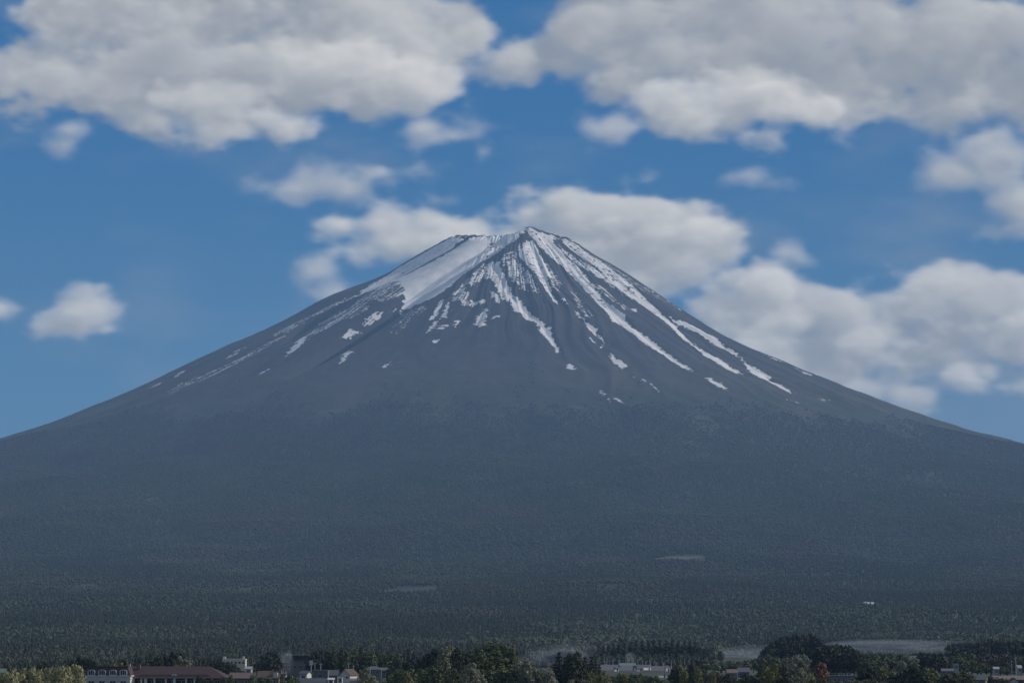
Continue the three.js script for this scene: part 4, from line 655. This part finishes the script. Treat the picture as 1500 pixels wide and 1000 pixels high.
grove('heavy_bush', "in the heavy bank beside the tan gable house", 930, false, [...run('dark', [1318, 982, 26], [1328, 976, 30], [1340, 972.5, 32], [1336, 985, 32], [1350, 981, 32], [1372, 985, 30], [1358, 990, 30], [1386, 988, 28], [1322, 993, 28], [1344, 995, 28], [1400, 992, 28], [1372, 996, 28]), ...run('olive', [1356, 974, 28], [1366, 975, 28], [1388, 983, 26], [1402, 981, 28], [1413, 979, 28], [1422, 984, 24], [1412, 990, 26], [1424, 994, 22], [1392, 996, 24])]);
grove('distant_tree', "in the far grove beyond the pinkish trees", 2250, true, [...run('dark', [1390, 943, 16], [1398, 940, 17], [1407, 939, 18], [1416, 939, 18], [1425, 939, 18], [1434, 938, 18], [1443, 935, 18], [1452, 933, 18], [1461, 935, 18], [1470, 934, 18], [1480, 935, 18], [1490, 935, 18], [1500, 936, 18], [1396, 949, 20], [1410, 948, 20], [1424, 948, 20], [1440, 946, 20], [1456, 945, 20], [1472, 945, 20], [1488, 946, 20], [1502, 947, 20]), ...run('fir', [1448, 931, 12], [1466, 932, 12], [1485, 933, 12])], 0.03);
grove('bare_tree', "standing below the far grove", 1700, true, run('pink', [1438, 959, 20], [1446, 956.5, 22], [1460, 957, 22], [1470, 955.5, 24], [1480, 958, 20], [1452, 962, 22], [1474, 965, 22]), 0.03);
grove('belt_tree', "mixed in around the pinkish trees", 1600, true, [...run('green', [1404, 955, 20], [1414, 953, 20], [1425, 956, 20], [1396, 960, 20], [1410, 964, 22], [1424, 966, 22], [1438, 970, 22], [1492, 962, 22], [1502, 960, 22], [1452, 973, 22], [1466, 975, 20], [1482, 974, 22], [1496, 973, 20]), ...run('dark', [1400, 970, 22], [1416, 974, 22], [1432, 976, 24], [1446, 979, 20], [1462, 981, 20], [1476, 981, 20], [1490, 982, 20], [1502, 980, 20])]);
grove('garden_shrub', "between the tan roofed houses", 960, false, [...run('dark', [1452, 988, 18], [1458, 993, 16], [1472, 994, 16], [1468, 991, 14], [1498, 995, 16]), ...run('olive', [1462, 990, 14], [1476, 992, 14])]);
console.log('trees', JSON.stringify(used));

// ---------------------------------------------------------------- the far forest on the mountain's apron
{
  const R = rng(99), spots = [[], []];
  const make = (kind) => {
    const q = rng(kind ? 5 : 6), s = [];
    for (let i = 0; i < 46; i++) {
      const an = q() * 6.283, t = q();
      if (kind) { const y = 0.12 + 0.88 * t, w = 0.30 * (1 - t) + 0.02; s.push([Math.cos(an) * w, y, Math.sin(an) * w, 0.085, Math.cos(an), 0.5, Math.sin(an), 0.85 + 0.3 * q()]); }
      else { const u = q() * 2 - 1, w = Math.sqrt(1 - u * u); s.push([Math.cos(an) * w * 0.44, 0.58 + u * 0.40, Math.sin(an) * w * 0.44, 0.13, Math.cos(an) * w, u, Math.sin(an) * w, 0.85 + 0.3 * q()]); }
    }
    const core = kind ? new THREE.ConeGeometry(0.22, 0.9, 6).translate(0, 0.5, 0).toNonIndexed() : new THREE.IcosahedronGeometry(0.40, 0).scale(1, 0.95, 1).translate(0, 0.56, 0);
    core.deleteAttribute('uv'); core.setAttribute('color', new THREE.Float32BufferAttribute(new Float32Array(core.attributes.position.count * 3).fill(0.8), 3));
    return mergeGeometries([core, leaves(s, [1, 1, 1], q, 0.25)]);
  };
  const clear = (x, d) => {   // fields under the mist, the town and the factory
    const px = 750 + x / d * FOCAL + noise3(x / 60, d / 60, 3) * 14;
    if (d < 3150 && ((px > 1046 && px < 1136) || (px > 1215 && px < 1392))) return true;
    if (d < 1960) return px > 318 || d < 1250;
    return d < 2100 && px > 870 && px < 990;
  };
  const glades = [[990, 817, 44], [598, 863, 44]].map(([px, py, w]) => { const [x, z] = toGround(px, py, 4500, 16000); return [x, -z, w * -z / FOCAL]; });
  const inGlade = (x, dd) => glades.some(([gx, gd, w]) => Math.abs(x - gx) < w * (1 + 0.2 * noise3(dd / 40, 1, 2)) && dd > gd - 330 && dd < gd + 60 + noise3(x / 50, 2, 4) * 60);
  let d = 1250;
  while (d < 16300) {
    const gap = d < 4500 ? 9.5 : d < 7000 ? 13 : d < 10000 ? 15 : 17, half = d * 0.225;
    for (let x = -half; x < half; x += gap) {
      const px = x + (R() - 0.5) * gap * 1.6, pd = d + (R() - 0.5) * gap * 1.6, patch = fbm(px / 420, pd / 1300, 3, 4), u = R(), up = pd > 4500 ? terrain(px, -pd) : 0, edge = -0.42 + 0.95 * smooth(1000, 1620, up); if (clear(px, pd) || (pd > 4500 && pd < 10500 && inGlade(px, pd)) || patch + fbm(px / 70, pd / 260, 8, 2) * 0.5 + (u - 0.5) * (up > 600 ? 0.5 : 0.12) < edge) continue;   // the wood climbs in tongues, with clearings
      const fir = patch + (R() - 0.5) * 0.5 > mix(-0.08, 0.2, smooth(100, 600, up)) ? 1 : 0, h = (fir ? 11 : 8.5) * (0.6 + R() * 0.7) * (d < 2400 ? 0.75 : d > 8000 ? 1.15 : 1), dry = fbm(px / 600 + 8, pd / 1500, 1, 3) + (R() - 0.5) * 0.12 > 0.1;  // fewer dark firs uphill: species mix set to lighten the upper forest
      spots[fir].push([px, pd, h, fir ? [0.036, 0.049, 0.035] : dry ? [0.074, 0.066, 0.048] : [0.066, 0.082, 0.046], 0.9 + R() * 0.2]);
    }
    d += gap;
  }
  spots.forEach((list, k) => {
    const m = new THREE.InstancedMesh(make(k), leafMat, list.length), M = new THREE.Matrix4(), Q = new THREE.Quaternion(), up = new THREE.Vector3(0, 1, 0), C = new THREE.Color();
    list.forEach(([x, dd, h, c, t], i) => { Q.setFromAxisAngle(up, t * 40); const w = h * (k ? 0.85 : 0.95) * (dd > 8000 ? 1.2 : 1) * (0.85 + (t - 0.7) * 0.5); M.compose(new THREE.Vector3(x, terrain(x, -dd) - 0.3, -dd), Q, new THREE.Vector3(w, h, w)); m.setMatrixAt(i, M); m.setColorAt(i, C.setRGB(c[0] * t, c[1] * t, c[2] * t)); });
    m.name = k ? 'far_conifer_forest' : 'far_broadleaf_forest'; m.castShadow = m.receiveShadow = true;
    m.userData = { kind: 'stuff', label: k ? 'dark conifer forest covering the plain at the foot of the volcano' : 'mixed leafy forest covering the plain at the foot of the volcano', category: 'forest' };
    scene.add(m);
    console.log(m.name, list.length);
  });
}
// ---------------------------------------------------------------- mist over the fields and chimney smoke: many thin shells of droplets
{
  const shell = new THREE.SphereGeometry(1, 28, 16);
  const veil = (o) => new THREE.MeshStandardMaterial({ color: new THREE.Color(0.62, 0.68, 0.76), roughness: 1, transparent: true, opacity: o, side: THREE.DoubleSide, depthWrite: false });
  function bank(name, label, l, r, t, b, D, depth, n, o, seed) {
    const R = rng(seed), p0 = at(l, b, D), p1 = at(r, t, D), w = (p1.x - p0.x) / 2, h = (p1.y - p0.y) / 2, cx = (p0.x + p1.x) / 2, cy = (p0.y + p1.y) / 2, m = new THREE.InstancedMesh(shell, veil(o), n), M = new THREE.Matrix4();
    for (let i = 0; i < n; i++) { const s = 0.25 + 0.5 * R(), e = 0.25 + 0.35 * R(); M.compose(new THREE.Vector3(cx + (R() - 0.5) * w * 2 * (1 - s), cy + (R() - 0.5) * h * 2 * (1 - e), -D + (R() - 0.5) * depth), new THREE.Quaternion(), new THREE.Vector3(w * s, h * e, depth * 0.3 * s)); m.setMatrixAt(i, M); }
    m.name = name; m.userData = { kind: 'stuff', label, category: 'mist' }; scene.add(m);
  }
  bank('mist_bank', 'flat bank of pale mist lying over the field beside the domed hill', 1020, 1150, 944, 970, 2750, 260, 24, 0.020, 1);
  bank('mist_bank_001', 'long flat bank of pale mist before the far grove', 1185, 1425, 936, 960, 2700, 300, 30, 0.021, 2);
  bank('mist_bank_002', 'dim bluish mist hanging between the tall trees and the black firs', 755, 875, 938, 980, 1950, 200, 26, 0.014, 3);
  bank('smoke_plume', 'thin grey smoke rising beside the dark hall', 408, 430, 952, 988, 1380, 16, 22, 0.013, 4);
  bank('smoke_plume_001', 'small wisp of pale smoke behind the factory roof', 914, 934, 954, 976, 1950, 16, 18, 0.016, 5);
}
renderer.render(scene, camera);
